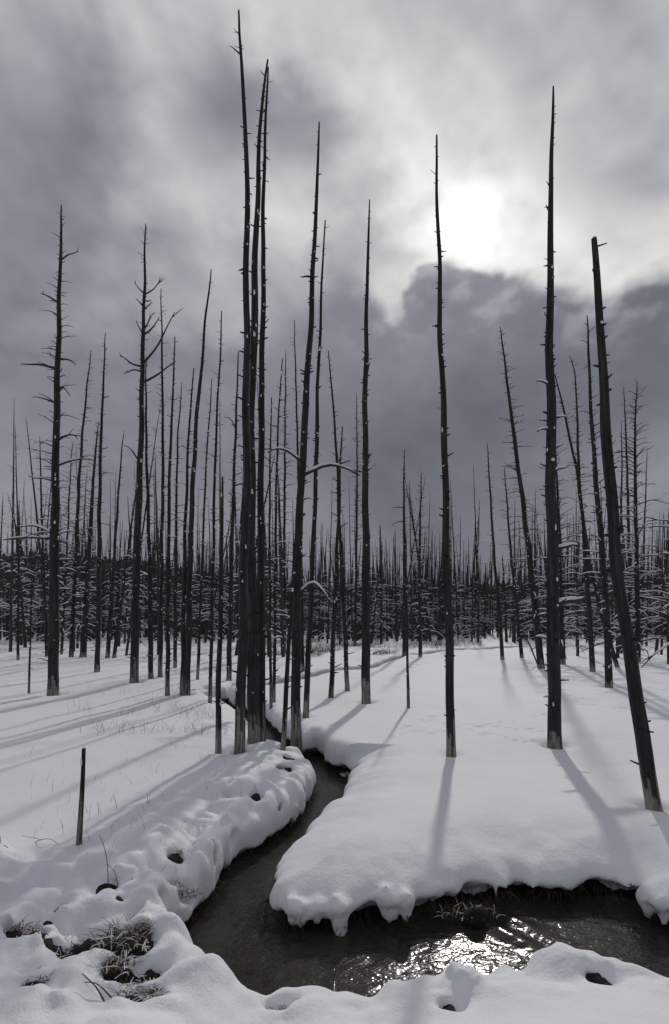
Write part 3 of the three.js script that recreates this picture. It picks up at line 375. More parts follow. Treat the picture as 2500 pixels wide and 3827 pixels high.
const clumpGeos = [0, 1, 2, 3].map((s) => { const g = new THREE.IcosahedronGeometry(1, 2); const p = g.getAttribute('position'); for (let i = 0; i < p.count; i++) { const v = V().fromBufferAttribute(p, i), k = 1 + 0.35 * noise(v.x * 1.4 + s * 9, v.y * 1.4, v.z * 1.4) + 0.15 * noise(v.x * 3 + s, v.y * 3, v.z * 3); v.multiplyScalar(k); if (v.y < 0) v.y *= 0.55; p.setXYZ(i, v.x, v.y, v.z); } g.computeVertexNormals(); return g; });

function branch(parent, path, r0, snow, rand, sub = true) {             // one limb as a part, the snow lying along it as its own piece
  const n = path.length, radii = path.map((_, i) => r0 * lerp(1, 0.3, i / (n - 1)));
  const gs = [tube(path, radii, 5)];
  const len = path[0].distanceTo(path[n - 1]);
  if (sub && len > 0.35) for (let k = 0, m = 1 + Math.floor(rand() * 3); k < m; k++) { const i = 1 + Math.floor(rand() * (n - 2)), a = path[i], dir = path[i + 1 < n ? i + 1 : i].clone().sub(path[i - 1]).normalize(); const e = a.clone().add(dir.multiplyScalar(len * (0.12 + 0.2 * rand()))).add(V((rand() - .5), rand() - .45, rand() - .5).multiplyScalar(len * 0.3)); gs.push(tube([a, a.clone().lerp(e, .5).add(V(0, .01, 0)), e], [r0 * .4, r0 * .33, r0 * .2], 4)); }
  const b = mesh('branch', gs.length > 1 ? mergeGeometries(gs) : gs[0], twigMat, parent);
  if (snow > 0) {
    const i1 = Math.max(2, Math.floor((n - 1) * lerp(0.55, 1, snow))), part = path.slice(0, i1 + 1);
    const flat = part.every((p, i) => !i || Math.abs(p.y - part[i - 1].y) < 2.2 * Math.hypot(p.x - part[i - 1].x, p.z - part[i - 1].z));
    if (flat) { const top2 = part.map((p, i) => p.clone().add(V(0, radii[i] * 0.75 + 0.004, 0))); mesh('snow', tube(top2, part.map((_, i) => (radii[i] * 0.95 + 0.006) * (i === 0 || i === part.length - 1 ? 0.45 : 0.85 + 0.4 * rand())), 5, 0.8), capMat, b); }
  }
  return b;
}
function trunk(parent, center, height, radius, rand, opt) {             // center(h), radius(h): h = metres above the snow
  const n = opt.n ?? 16, hs = []; for (let h = -0.35; h < Math.min(0.95, height); h += 0.04) hs.push(h); for (let h = 0.95; h < height; h += (opt.dh ?? 0.16)) hs.push(h); hs.push(height);
  const p = [], q = [], uv = [], col = [], ph = rand() * 20, vb = rand() * 7;
  hs.forEach((h, i) => {
    const c = center(h), r = radius(h);
    for (let a = 0; a <= n; a++) {
      const an = a / n * 6.28319, ca = Math.cos(an), sa = Math.sin(an);
      const rr = r * (1 + 0.10 * noise(ca * 1.5 + ph, h * 0.8, sa * 1.5) + 0.06 * noise(ca * 3.2 + ph, h * 1.2, sa * 3.2) + 0.03 * noise(ca * 4 + ph, h * 4.5, sa * 4)) * (1 + (opt.flare ?? 0.2) * Math.exp(-Math.max(h, 0) / 0.13) * (0.7 + 0.5 * Math.cos(3 * an + ph)));
      p.push(c.x + ca * rr, c.y, c.z + sa * rr); uv.push(a / n * Math.max(1, Math.round(r * 16)), h / 1.6 + vb);
      const pale = opt.pale ?? 0; let k = [0.068, 0.066, 0.065]; const v = 0.75 + 0.9 * Math.max(-.5, noise(ca * 2 + ph, h * 0.9, sa * 2 + 4));
      k = k.map((x) => x * v);
      if (pale) { const lim = pale * (0.85 + 1.5 * noise(ca * 1.7 + ph, 3, sa * 1.7) + 0.6 * noise(ca * 5 + ph, h * 1.2, sa * 5)); if (h < lim) { const m = 0.75 + 0.6 * noise(ca * 4 + ph, h * 2, sa * 4); k = [0.66 * m, 0.60 * m, 0.53 * m]; } }
      col.push(...k);
    }
    if (i) for (let a = 0; a < n; a++) { const k = (i - 1) * (n + 1) + a, l = k + n + 1; q.push(k, l, l + 1, k, l + 1, k + 1); }
  });
  { const c = center(height), k = p.length / 3, l = (hs.length - 1) * (n + 1); p.push(c.x, c.y + radius(height) * 0.5, c.z); uv.push(0, 0); col.push(.05, .05, .05); for (let a = 0; a < n; a++) q.push(l + a, k, l + a + 1); }
  const g = geo(p, q, { uv, color: col });
  // close the seam of the normals
  const nn = g.getAttribute('normal'); for (let i = 0; i < hs.length; i++) { const a = i * (n + 1), b = a + n, s = V(nn.getX(a) + nn.getX(b), nn.getY(a) + nn.getY(b), nn.getZ(a) + nn.getZ(b)).normalize(); nn.setXYZ(a, s.x, s.y, s.z); nn.setXYZ(b, s.x, s.y, s.z); }
  const gs = [g];
  for (let k = 0; k < (opt.stubs ?? 0); k++) { const h = height * (0.06 + 0.93 * rand()), an = rand() * 6.283, r = radius(h), c = center(h), L = 0.02 + (opt.stubLength ?? 0.18) * rand() ** 2.5 + r * 0.1, w = Math.min(0.010 + 0.008 * rand(), r * 0.35); const d = V(Math.cos(an), 0.1 + 0.5 * rand(), Math.sin(an)); const a = c.clone().add(V(d.x * r * .8, 0, d.z * r * .8)), s = tube([a, a.clone().addScaledVector(d, L + r * .2)], [w, w * 0.55], 4); const cn = s.getAttribute('position').count; s.setAttribute('color', new THREE.BufferAttribute(new Float32Array(cn * 3).fill(0.04), 3)); gs.push(s); }
  return mesh('trunk', gs.length > 1 ? mergeGeometries(gs) : g, barkMat, parent);
}
function makeTree(t, seed) {
  const rand = rng(seed), D = t.D, y0 = groundAt(t.x, D), foot = V(t.x, y0, -D), root = new THREE.Group(); root.name = numbered(t.stump ? 'dead_post' : 'burnt_pine'); root.position.copy(foot); scene.add(root);
  tag(root, t.l, t.stump ? 'post' : 'dead tree', t.stump ? undefined : G1);
  const lean = (rand() - 0.5) * 0.012, pts = t.p.map(([px, py], i) => V((px - W / 2) / F * D - t.x, EYE - (py - HORIZON) / F * D - y0, 0)); pts[0].y = Math.min(pts[0].y, 0);
  const height = pts[pts.length - 1].y; for (const p of pts) p.z = lean * p.y;
  const cps = curvePts(pts, 80), ph = rand() * 50;
  const center = (h) => { let i = 1; while (i < cps.length - 1 && cps[i].y < h) i++; const a = cps[i - 1], b = cps[i], k = (h - a.y) / Math.max(b.y - a.y, 1e-4), w = Math.min(1, Math.max(h, 0)) * Math.min(t.r * 0.45, 0.035); return V(lerp(a.x, b.x, k) + w * noise(h * 0.9 + ph, 1), h, lerp(a.z, b.z, k) + w * noise(h * 0.9 + ph, 9)); };
  const tipR = t.flat ? t.r * (t.stump ? 0.62 : 0.33) : Math.min(0.012, t.r * .3), body = t.r * 0.92, radius = (h) => { const k = clamp(h / height, 0, 1); return tipR + (body - tipR) * (t.stump ? 1 - k : (1 - k) ** 0.72); };
  const big = t.r > 0.06 && D < 20, tr = trunk(root, center, height, radius, rand, { n: big ? 20 : 12, dh: D < 12 ? 0.1 : 0.2, pale: (t.pale ?? (D < 20 ? 0.42 : 0.2)) * (0.8 + 0.5 * rand()), stubs: t.stump ? 0 : Math.round(height * (t.s === BARE ? 4 : 8)), flare: big ? 0.22 : 0.1, stubLength: t.s[1] < 0.15 ? 0.07 : 0.18 });
  const [dens, longest, from, snowShare, droop] = t.s;
  // limbs seen one by one in the photograph
  for (const [sy, ex, ey, sag, thick] of t.br ?? []) {
    const h = EYE - (sy - HORIZON) / F * D - y0, c = center(h), e = V((ex - W / 2) / F * D - t.x, EYE - (ey - HORIZON) / F * D - y0, (rand() - 0.5) * 0.6 * Math.abs((ex - W / 2) / F * D - t.x - c.x)), L = e.distanceTo(c), mid = c.clone().lerp(e, 0.45), m2 = c.clone().lerp(e, 0.75); mid.y += sag * L * 0.55 + (rand() - .5) * 0.08 * L; m2.y += sag * L * 0.4 + (rand() - .5) * 0.06 * L;
    branch(root, curvePts([c, mid, m2, e], 8), Math.min(radius(h) * 0.6, 0.018 + L * 0.02) * (thick ?? 1), h < 6.5 ? 0.95 : 0, rand);
  }
  const nB = Math.min(150, Math.round(dens * height * (1 - from)));
  for (let k = 0; k < nB; k++) {
    const u = (k + rand()) / nB, h = height * lerp(from, 0.985, u), c = center(h), r = radius(h), an = rand() * 6.2832;
    let L = longest * (0.25 + 0.75 * rand()) * (longest > 0.3 ? lerp(1, 0.22, u ** 1.2) : 1) + r; if (longest <= 0.3) L = r + longest * (0.2 + 0.8 * rand() * rand());
    const up = lerp(-0.1, 0.45, u) + (rand() - 0.5) * 0.5 - (longest > 0.5 ? droop * 0.4 * (1 - u) : 0), dir = V(Math.cos(an), up, Math.sin(an)), e = c.clone().addScaledVector(dir, L), m = c.clone().lerp(e, 0.5); m.y += L * droop * (0.35 * rand() + 0.05); m.x += (rand() - .5) * 0.12 * L; m.z += (rand() - .5) * 0.12 * L;
    const path = L > 0.3 ? curvePts([c, m, e], 6) : [c, m, e];
    branch(root, path, Math.min(r * 0.55, (0.007 + L * 0.011) * (1 + D * 0.018)), rand() < snowShare && h < 7 && L - r > 0.08 ? 0.6 + 0.4 * rand() : 0, rand, L > 0.35);
  }
  // lumps of snow caught on stubs and scars of the trunk
  const nS = t.stump ? 1 : Math.round(Math.min(height, 8) * (D < 20 ? 1.9 : 1.3) * (snowShare < 0.2 ? 0.3 : 1));
  for (let k = 0; k < nS; k++) {
    const h = Math.min(height - 0.02, 0.5 + (Math.min(height, 8.5) - 0.5) * rand()), an = (rand() < 0.6 ? 0.75 : 1.9) + (rand() - 0.5) * 1.6, r = radius(h), c = center(h), s = mesh('snow_clump', clumpGeos[k & 3], capMat, tr), z = (0.009 + 0.016 * rand() * rand() + r * 0.06) * (rand() < 0.08 ? 1.35 : 1);
    s.position.set(c.x + Math.cos(an) * r * 0.98, h, c.z + Math.sin(an) * r * 0.98); s.scale.set(z * (0.5 + rand() * .7), z * (0.6 + 2.6 * rand() ** 2), z * 0.6); s.rotation.y = rand() * 6;
  }
  if (t.flat) { const c = center(height), s = mesh('snow_cap', clumpGeos[1], capMat, tr), r = radius(height); s.position.set(c.x + r * .15, height + r * 0.1, c.z); s.scale.set(r * .8, r * .8, r * .8); }
  return root;
}
TREES.forEach((t, i) => makeTree(t, 100 + i));
console.log('trees');

// ---------------------------------------------------------------- the stand behind: variants, 220 trees of their own, then the mass of the far wood
function variant(seed, height, r, nb, longest, single) {
  const rand = rng(seed), k = rand() * 40, bend = (rand() - .5) * 0.5, c = (h) => V(bend * (h / height) ** 2 + 0.05 * noise(h * 0.5 + k, 2), h, 0.05 * noise(h * .5 + k, 7)), n = single ? 5 : 7, seg = single ? 9 : 16, pts = [], rr = [];
  for (let i = 0; i <= seg; i++) { const h = lerp(-0.3, height, i / seg); pts.push(c(h)); rr.push(r * (0.1 + 0.9 * (1 - clamp(h / height, 0, 1)) ** 0.8)); }
  const bark = tube(pts, rr, n), twigs = [], snow = [];
  for (let i = 0; i < nb; i++) {
    const u = rand() ** 1.1, h = height * lerp(0.05, 0.97, u), an = rand() * 6.2832, L = longest * (0.35 + 0.65 * rand()) * lerp(1, 0.18, u), dr = lerp(-0.25, 0.35, u) + (rand() - .5) * .5, a = c(h), e = a.clone().add(V(Math.cos(an) * L, dr * L, Math.sin(an) * L)), m = a.clone().lerp(e, .5); m.y += L * 0.16 * (rand() + .2);
    const w = 0.008 + L * 0.008, path = single ? [a, m, e] : curvePts([a, m, e], 4);
    twigs.push(tube(path, path.map((_, q) => w * lerp(1, .35, q / (path.length - 1))), 3, 1, false));
    if (u < 0.6 && rand() < (single ? 0.5 : 0.6)) snow.push(tube(path.map((p) => p.clone().add(V(0, w + 0.006, 0))), path.map((_, q) => (q === path.length - 1 ? .5 : 1) * (w * 1.0 + 0.010)), 3, 0.8, false));
  }
  for (let i = 0; i < 6; i++) { const h = height * 0.6 * rand(), a = c(h), an = rand() * 6.28, s = new THREE.OctahedronGeometry(0.03 + 0.03 * rand()); s.translate(a.x + Math.cos(an) * r, h, a.z + Math.sin(an) * r); s.setIndex([...Array(s.getAttribute('position').count).keys()]); snow.push(s); }
  return { bark, twigs: mergeGeometries(twigs), snow: mergeGeometries(snow) };
}
const farBark = new THREE.MeshStandardMaterial({ color: new THREE.Color().setRGB(0.040, 0.038, 0.037), roughness: 0.9 });
{
  const rand = rng(77), vs = Array.from({ length: 12 }, (_, i) => variant(300 + i, 9.5, 0.095, i % 3 === 0 ? 36 : 60, i % 3 === 0 ? 0.9 : 1.7, false));
  const protos = vs.map((v) => { const g = new THREE.Group(); mesh('trunk', v.bark, farBark, g); mesh('crown', v.twigs, twigMat, g); mesh('snow', v.snow, capMat, g).userData.kind = 'stuff'; return g; });
  const zones = [[-1e9, -0.47, 'thin burnt pine in the distant stand at the far left edge'], [-0.47, -0.22, 'thin burnt pine in the distant stand behind the antlered pine and twin trunks'], [-0.22, 0.03, 'thin burnt pine in the distant stand behind the creekside trunks near centre'], [0.03, 0.2, 'thin burnt pine in the distant stand behind the far creek bank and lone pine'], [0.2, 0.36, 'thin burnt pine in the distant stand right of the lone pine'], [0.36, 1e9, 'thin burnt pine in the distant stand behind the right-hand trunks']];
  let n = 0, tries = 0; const placed = [];
  while (n < 235 && tries++ < 6000) {
    const u = (rand() - 0.5) * 1.24, D = 27 + 45 * rand() ** 0.75, x = u * D;
    if (u > -0.08 && u < 0.42 && D < 38 + 8 * rand()) continue;                    // the open meadow right of the creek
    if (u < -0.2 && D < 30) continue;
    if (creek(x, D) < 0.5) continue;
    if (placed.some((p) => (p[0] - x) ** 2 + (p[1] - D) ** 2 < 0.55)) continue;
    placed.push([x, D]);
    const g = protos[n % protos.length].clone(); g.name = numbered('burnt_pine'); g.position.set(x, groundAt(x, D), -D); const hgt = 0.72 + 0.85 * rand() ** 1.6 + (u < -0.1 ? 0.15 : 0), wd = 0.7 + 0.6 * rand(); g.scale.set(wd, hgt, wd); g.rotation.set((rand() - .5) * .1, rand() * 6.28, (rand() - .5) * (rand() < .15 ? .5 : .14));
    const z = zones.find((q) => u >= q[0] && u < q[1]), tip = -Math.sin(g.rotation.z) * Math.cos(g.rotation.y), how = `${hgt > 1.2 ? 'tall' : hgt > 0.9 ? 'middling' : 'low'} ${tip > 0.035 ? 'right-leaning' : tip < -0.035 ? 'left-leaning' : 'upright'}`; tag(g, z[2].replace('thin', how), 'dead tree', z[2].replace('thin burnt pine', how + ' pines')); scene.add(g); n++;
  }
  console.log('stand', n);
  // the far wood: one mass
  const paint = (g, c) => { const k = g.getAttribute('position').count, a = new Float32Array(k * 3); for (let i = 0; i < k; i++) { a[i * 3] = c[0]; a[i * 3 + 1] = c[1]; a[i * 3 + 2] = c[2]; } g.setAttribute('color', new THREE.BufferAttribute(a, 3)); return g; };
  const wood = new THREE.Group(); wood.name = 'distant_forest'; tag(wood, 'dense band of far burnt pines across the whole horizon', 'forest', undefined, 'stuff'); scene.add(wood);
  const M = new THREE.Matrix4(), q = new THREE.Quaternion(), eu = new THREE.Euler();
  for (let v = 0; v < 6; v++) {
    const a = variant(500 + v, 10, 0.11, 25, 1.7, true), g = mergeGeometries([paint(a.bark, [0.040, 0.038, 0.037]), paint(a.twigs, [0.038, 0.036, 0.035]), paint(a.snow, [0.7, 0.71, 0.73])]), cnt = 760, im = new THREE.InstancedMesh(g, plainMat, cnt);
    for (let i = 0; i < cnt; i++) { const u = (rand() - .5) * 1.5, D = 52 + 22 * noise(u * 5 + 3, 4) + 9 * noise(u * 21, 8) + 150 * rand() ** 1.15, h = 0.7 + 0.85 * rand() * rand() + 0.15 * noise(u * 5, D * .05); eu.set((rand() - .5) * .14, rand() * 6.28, (rand() - .5) * (rand() < .1 ? .6 : .16)); if (creek(u * D, D) < 0.6 && D < 60) { i--; continue; } M.compose(V(u * D, -0.2, -D), q.setFromEuler(eu), V(0.9 + rand() * .5, h, 0.9 + rand() * .5)); im.setMatrixAt(i, M); }
    im.name = 'pine_mass'; im.castShadow = im.receiveShadow = true; wood.add(im);
  }
}

// ---------------------------------------------------------------- the hill behind, dark with standing conifers
{
  const sky = [[-1400, 1350], [-700, 1310], [-200, 1296], [0, 1290], [110, 1288], [225, 1297], [350, 1308], [465, 1330], [600, 1352], [800, 1366], [1000, 1366], [1200, 1358], [1400, 1350], [1555, 1345], [1900, 1340], [2600, 1350]];
  const crest = (px) => { for (let i = 1; i < sky.length; i++) if (px < sky[i][0]) { const t = (px - sky[i - 1][0]) / (sky[i][0] - sky[i - 1][0]); return lerp(sky[i - 1][1], sky[i][1], t * t * (3 - 2 * t)); } return 1340; };
  const hillY = (u, D) => { const top2 = EYE + (HORIZON - crest(u * F + W / 2) - 24) / F * 720, k = sstep(260, 720, D); return -1.5 + (top2 + 1.5) * k * (D < 720 ? 1 : sstep(1500, 720, D)) + 3 * k * noise(u * D * 0.012, D * 0.012, 3); };
  const p = [], q = [], uv = []; const nu = 160, nd = 40;
  for (let b = 0; b <= nd; b++) for (let a = 0; a <= nu; a++) { const D = 240 + 1260 * (b / nd) ** 1.4, u = lerp(-1.5, 1.5, a / nu); p.push(u * D, hillY(u, D), -D); uv.push(u * D * .05, D * .05); if (b < nd && a < nu) { const o = b * (nu + 1) + a; q.push(o, o + 1, o + nu + 2, o, o + nu + 2, o + nu + 1); } }
  const tex = dataTex(256, 256, (x, y) => { const s = tileNoise(x / 256 * 30, y / 256 * 30, 30, 20) * .6 + tileNoise(x / 256 * 90, y / 256 * 90, 90, 21) * .5; const v = s > .68 ? 1 : .12 + .25 * s; return [v, v, v * 1.02]; });
  structure('hill', geo(p, q, { uv }), new THREE.MeshStandardMaterial({ color: new THREE.Color().setRGB(0.22, 0.22, 0.23), roughness: 1, map: tex }));
  const rand = rng(91), cone = []; for (let k = 0; k < 3; k++) { const c = new THREE.ConeGeometry(0.20 - 0.045 * k, 0.5, 6, 1, true); c.translate(0, 0.3 + 0.24 * k, 0); cone.push(c); } const st = new THREE.CylinderGeometry(0.02, 0.03, 0.3, 5); st.translate(0, 0.12, 0); cone.push(st);
  const g = mergeGeometries(cone), cnt = 15000, im = new THREE.InstancedMesh(g, new THREE.MeshStandardMaterial({ color: new THREE.Color().setRGB(0.042, 0.044, 0.045), roughness: 1 }), cnt), M = new THREE.Matrix4(), qt = new THREE.Quaternion(), col = new THREE.Color();
  for (let i = 0; i < cnt; i++) { const D = 250 + 520 * rand(), u = (rand() - .5) * 1.5, s = 8 + 7 * rand(); M.compose(V(u * D, hillY(u, D) - .5, -D), qt, V(s * .9, s, s * .9)); im.setMatrixAt(i, M); const v = 0.8 + 0.9 * rand() + (rand() < .3 ? 2.5 * rand() : 0); im.setColorAt(i, col.setRGB(v, v, v)); }
  im.name = numbered('hillside_forest'); im.castShadow = im.receiveShadow = true; tag(im, 'dark conifer forest covering the low hill behind the burnt pines', 'forest', undefined, 'stuff'); scene.add(im);
}
console.log('hill');

// ---------------------------------------------------------------- grasses
function blade(a, dir, L, w, bend, rand, n = 4) { const p = []; for (let i = 0; i <= n; i++) { const t = i / n; p.push(V(a.x + dir.x * L * t * bend * t + (rand() - .5) * .004, a.y + L * t * (1 - 0.45 * bend * t), a.z + dir.z * L * t * bend * t)); } return p; }
const strawMat = new THREE.MeshStandardMaterial({ color: new THREE.Color().setRGB(0.075, 0.058, 0.036), roughness: 0.9 });
const stalkMat = new THREE.MeshStandardMaterial({ color: new THREE.Color().setRGB(0.04, 0.034, 0.028), roughness: 0.9 });
{
  const rand = rng(31);
  const one = (n, L, w) => tube(blade(V(0, -0.06, 0), V(1, 0, 0), L, w, 0.35, rand, n), Array.from({ length: n + 1 }, (_, i) => w * lerp(1, .35, i / n)), 3, 1, false);
  const scatter = (name, label, count, geometry, mat, where, s0, s1) => { const im = new THREE.InstancedMesh(geometry, mat, count), M = new THREE.Matrix4(), q = new THREE.Quaternion(), e = new THREE.Euler(); let n = 0, guard = 0; while (n < count && guard++ < count * 20) { const w = where(); if (!w) continue; const [x, D] = w, d = creek(x, D); if (d < 0.15) continue; e.set((rand() - .5) * .7, rand() * 6.28, (rand() - .5) * .7); const s = lerp(s0, s1, rand()); M.compose(V(x, top(x, D, d, nearBank), -D), q.setFromEuler(e), V(s, s * (w[2] ?? 1), s)); im.setMatrixAt(n++, M); } im.count = n; im.name = numbered(name); im.castShadow = im.receiveShadow = true; tag(im, label, 'grass', undefined, 'stuff'); scene.add(im); };
  // pale dry grass on the far bank
  scatter('dry_grass', 'tan dry grass poking through snow on the far creek bank', 6500, one(3, 0.42, 0.006), strawMat, () => { const px = 560 + 560 * rand(), py = 1474 + 52 * rand(), [x, D] = ground(px, py); if (noise(x * .35, D * .22, 5) < 0.02 || creek(x, D) < .3 || nearBank !== 0) return null; return [x, D, 1]; }, 0.6, 1.3);
  scatter('dry_grass', 'sparse dark grass stalks sticking out of the left snow slope', 420, one(3, 0.26, 0.0025), stalkMat, () => { const px = 150 + 380 * rand() ** .7, py = 1565 + 150 * rand(), [x, D] = ground(px, py); if (noise(x * .9, D * .7, 15) < 0.05 || creek(x, D) < .3 || nearBank === 3) return null; return [x, D, 1]; }, 0.5, 1.2);
  scatter('dry_grass', 'few thin grass stalks on the lumpy left creek bank', 70, one(3, 0.22, 0.0022), stalkMat, () => { const px = 60 + 560 * rand(), py = 1740 + 260 * rand(), [x, D] = ground(px, py); if (creek(x, D) < .2 || nearBank !== 1) return null; return [x, D, 1]; }, 0.5, 1.1);
  scatter('dry_grass', 'fine grass stubble in the snow left of the far creek', 2600, one(2, 0.22, 0.004), strawMat, () => { const px = -20 + 560 * rand(), py = 1488 + 90 * rand(), [x, D] = ground(px, py); if (noise(x * .5, D * .3, 25) < 0.12 || creek(x, D) < .3 || nearBank === 3) return null; return [x, D, 1]; }, 0.4, 1.0);
}
{ // brown roots and sedge hanging under the snow lips
  const rand = rng(41), gs = []; const along = [];
  for (let i = 1; i < NR; i++) { const a = RING[i - 1], b = RING[i]; if (a[1] > 11 || a[2] === 0) continue; const L = Math.hypot(b[0] - a[0], b[1] - a[1]); if (L > 3) continue; along.push([a, b, L]); }
  for (const [a, b, L] of along) for (let k = 0, n = Math.ceil(L * 46); k < n; k++) {
    const t = rand(), x0 = lerp(a[0], b[0], t), D0 = lerp(a[1], b[1], t), nx = -(b[1] - a[1]) / L, nd = (b[0] - a[0]) / L, s = creek(x0 + nx * .1, D0 + nd * .1) > 0 ? 1 : -1, off = 0.04 + 0.16 * rand(), x = x0 + nx * s * off, D = D0 + nd * s * off, y = -0.33 - 0.10 * rand(), out = 0.03 + 0.08 * rand(), down = 0.06 + 0.10 * rand();
    const p0 = V(x, y, -D), p1 = V(x - nx * s * out * .7 + (rand() - .5) * .04, y - down * .3, -(D - nd * s * out * .7)), p2 = V(x - nx * s * out + (rand() - .5) * .06, y - down, -(D - nd * s * out));
    gs.push(tube([p0, p1, p2], [.003, .0026, .0012], 3, 1, false));
  }
  const m = mesh('bank_sedge', mergeGeometries(gs), new THREE.MeshStandardMaterial({ color: new THREE.Color().setRGB(0.055, 0.040, 0.022), roughness: 0.9 }), scene); tag(m, 'brown sedge hanging below the snow lips along the creek', 'grass', undefined, 'stuff');
}
function tuft(px, py, y, n, L, spread, frost, label, seed) {
  const rand = rng(seed), [x, D] = ground(px, py, y), d0 = creek(x, D); if (d0 > 0.25) y = Math.max(y, top(x, D, d0, nearBank) - 0.01); const root = new THREE.Group(); root.name = numbered('grass_tuft'); root.position.set(x, y - 0.05, -D); scene.add(root); tag(root, label, 'grass tuft', 'frosted grass tufts in the snow banks');
  const br = [], fr = [], wet = [];
  for (let i = 0; i < n * 1.5; i++) { const a = V((rand() - .5) * spread, 0, (rand() - .5) * spread * .7), an = rand() * 6.28, len = L * (.35 + .6 * rand()), p = blade(a, V(Math.cos(an), 0, Math.sin(an)), len, 0.003, 0.5 + 0.9 * rand(), rand); const isF = rand() < frost * 0.6; (isF ? fr : rand() < .5 ? br : wet).push(tube(p, p.map((_, k) => (isF ? 0.0040 : 0.0022) * lerp(1, .45, k / 4) * (isF ? .7 + .6 * rand() : 1)), isF ? 4 : 3, 1, false)); }
  if (br.length) mesh('blade', mergeGeometries(br), new THREE.MeshStandardMaterial({ color: new THREE.Color().setRGB(0.13, 0.075, 0.025), roughness: .8 }), root).userData.kind = 'stuff';
  if (wet.length) mesh('blade', mergeGeometries(wet), stalkMat, root).userData.kind = 'stuff';
  if (fr.length) mesh('frosted_blade', mergeGeometries(fr), capMat, root).userData.kind = 'stuff';
}
[[296, 2232, -0.16, 150, .16, .30, .45, 'largest brown grass tuft with frosted blades in the bottom left opening'], [328, 2326, -0.13, 110, .10, .24, .55, 'frosted grass tuft lowest in the picture, at the edge of the near drift'], [52, 2222, -0.14, 60, .10, .2, .25, 'dark grass tuft in the opening at the left edge'], [168, 2246, -0.17, 60, .1, .22, .3, 'flattened brown grass tuft left of the largest tuft'], [262, 2268, -0.12, 40, .13, .16, .8, 'upright frosted grass tuft just below the largest brown tuft'], [276, 2290, -0.17, 50, .09, .16, .3, 'dark grass tuft in the small opening below the largest tuft'], [336, 2138, -0.17, 70, .08, .18, .45, 'frosted grass tuft in the opening halfway up the left bank'], [432, 2066, -0.22, 90, .12, .18, .7, 'feathery frosted tuft hanging by the creek where it narrows'], [405, 2048, -0.1, 40, .08, .16, .75, 'low frosted sprigs on the snow above the feathery hanging tuft'], [475, 1988, -0.18, 70, .1, .16, .5, 'grass tuft in the opening below the two small frosted tufts'], [478, 1925, -0.06, 36, .12, .12, .5, 'left of the two small frosted tufts on the left bank'], [510, 1912, -0.06, 40, .10, .14, .6, 'right of the two small frosted tufts on the left bank'], [412, 2012, -0.16, 26, .07, .1, .2, 'dark grass tuft in the small round opening on the left bank'], [86, 2330, -0.12, 34, .07, .12, .3, 'dark grass tuft in the lowest left opening'], [352, 2287, -0.14, 36, .11, .12, .3, 'thin dark sprigs between the pillow drift and the largest tuft'], [1062, 2112, -0.40, 130, .11, .30, .18, 'brown frosted tuft at the water under the inner bank notch'], [1115, 2108, -0.40, 110, .10, .26, .2, 'frosted sedge clump beside the dark boulder in the creek'], [652, 2330, -0.16, 20, .06, .1, .2, 'dark sprigs in the hole of the near lip'], [700, 1850, -0.32, 60, .09, .2, .5, 'frosted fringe under the left bank at the creek bend'], [672, 1896, -0.34, 50, .09, .18, .5, 'frosted fringe below the bend on the left bank'], [805, 1796, -0.34, 40, .08, .16, .5, 'frosted fringe under the scalloped inner bank'], [655, 1812, -0.18, 50, .1, .16, .4, 'grass in the hollow at the left bank promontory'], [960, 2262, -0.3, 12, .1, .1, .9, 'frosted sprigs at the water edge of the near bank'], [1240, 2232, -0.3, 20, .08, .16, .9, 'rimed sprigs beside the glittering riffle on the near bank']]
  .forEach((a, i) => tuft(...a, 900 + i));

// single reeds that stand out against the snow
function reed(pts, y, w, label) { const base = ground(pts[0][0], pts[0][1], y), D = base[1], root = V(base[0], y, -D), list = pts.map(([px, py], i) => V((px - W / 2) / F * D - root.x, EYE - (py - HORIZON) / F * D - y, (i / pts.length) * 0.04)); list[0].y -= 0.06; const c = curvePts(list, 10), m = mesh('reed', tube(c, c.map((_, i) => w * lerp(1, .5, i / 10)), 5), stalkMat, scene); m.position.copy(root); tag(m, label, 'reed', 'single reeds standing in the snow'); }
reed([[252, 2050], [250, 2000], [244, 1965], [235, 1938]], -0.02, .0035, 'tallest single reed, bowed to the left, on the lumpy left bank');
reed([[275, 2050], [268, 2025], [252, 2004]], -0.02, .003, 'short reed crossing the foot of the tallest bowed reed');
reed([[231, 1895], [230, 1880], [229, 1862]], 0, .003, 'short upright reed right of the white-footed post, leftmost of three');
reed([[272, 1883], [270, 1862], [266, 1845]], 0, .003, 'slightly bent reed right of the white-footed post, second of three');
reed([[344, 1874], [344, 1860], [344, 1845]], 0, .003, 'straight upright reed right of the white-footed post, third of three');
reed([[205, 1889], [201, 1878], [196, 1868]], 0, .0025, 'small leaning reed touching the white-footed post');
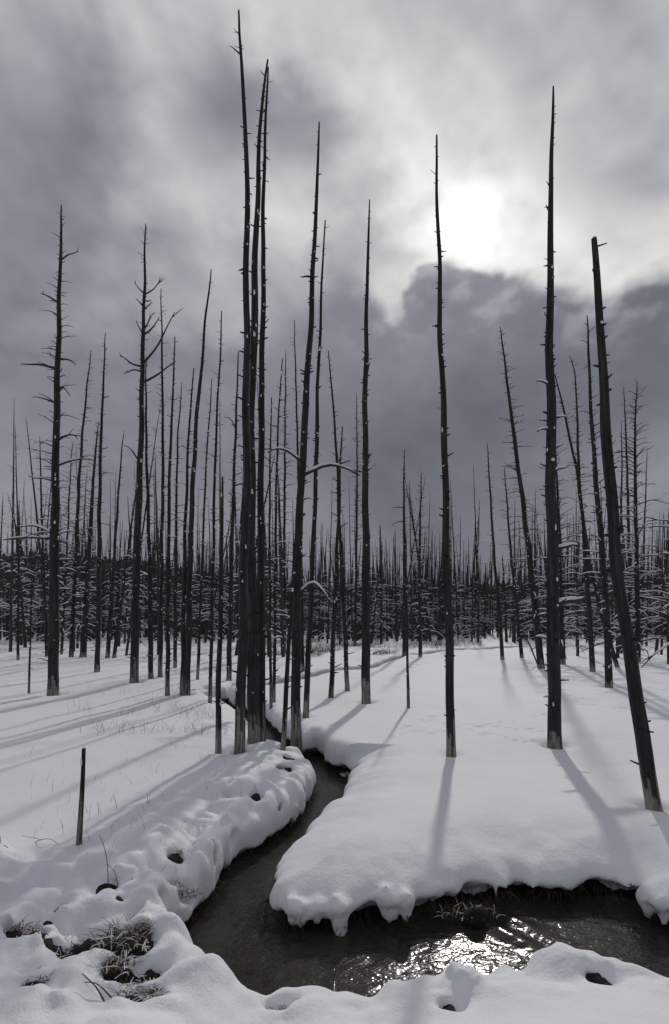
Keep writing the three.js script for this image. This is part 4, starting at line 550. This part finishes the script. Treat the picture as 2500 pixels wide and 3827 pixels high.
reed([[54, 1966], [90, 1953], [118, 1948], [140, 1958]], -0.01, .0035, 'long reed bent over flat on the snow at left');
reed([[128, 1957], [95, 1950], [54, 1940]], -0.01, .003, 'second flat reed crossing the long bent one');
reed([[5, 1988], [5, 1965], [4, 1938]], -0.01, .004, 'upright reed at the left edge of the picture');
reed([[30, 1990], [20, 1968], [0, 1958]], -0.01, .0035, 'reed arching over from the left edge of the picture');
reed([[250, 2316], [225, 2290], [196, 2256]], -0.05, .005, 'dark slanting stick in the bottom left openings');
reed([[265, 2300], [225, 2282], [190, 2276]], -0.05, .004, 'frosted stick crossing the dark slanting stick');

// the boulder in the creek, the fallen pole and small sticks
{
  const [x, D] = ground(1103, 2150, WATER), g = new THREE.IcosahedronGeometry(0.1, 3), p = g.getAttribute('position'); for (let i = 0; i < p.count; i++) { const v = V().fromBufferAttribute(p, i), k = 1 + 0.3 * noise(v.x * 9, v.y * 9, v.z * 9); p.setXYZ(i, v.x * k * .9, v.y * k * .95, v.z * k * .8); } g.computeVertexNormals();
  const b = mesh('boulder', g, earthMat, scene); b.position.set(x, WATER + 0.05, -D); tag(b, 'wet dark boulder in the creek below the inner bank notch', 'boulder');
  const lay = (name, pts, y, w, label, snow) => { const base = ground(pts[0][0], pts[0][1], y), root = new THREE.Group(); root.name = numbered(name); root.position.set(base[0], y, -base[1]); scene.add(root); tag(root, label, 'fallen branch'); const list = pts.map(([px, py], i) => V((px - W / 2) / F * base[1] - base[0], EYE - (py - HORIZON) / F * base[1] - y, 0.1 * i)); const c = curvePts(list, 12); branch(root, c, w, snow, rng(pts[0][0])); };
  lay('fallen_pole', [[1250, 1545], [1225, 1490], [1195, 1440], [1162, 1414]], 0, .035, 'snow-topped fallen pole leaning on the big twiggy left-leaning pine', 1);
  lay('fallen_branch', [[866, 1520], [878, 1515], [888, 1512]], 0.05, .04, 'short dark stick lying on the far bank right of the forked-stub pine', .6);
  lay('fallen_branch', [[748, 1512], [770, 1516], [790, 1520]], 0.08, .03, 'dark stick lying on the snow behind the arched-branch pine', .4);
}
renderer.render(scene, camera);
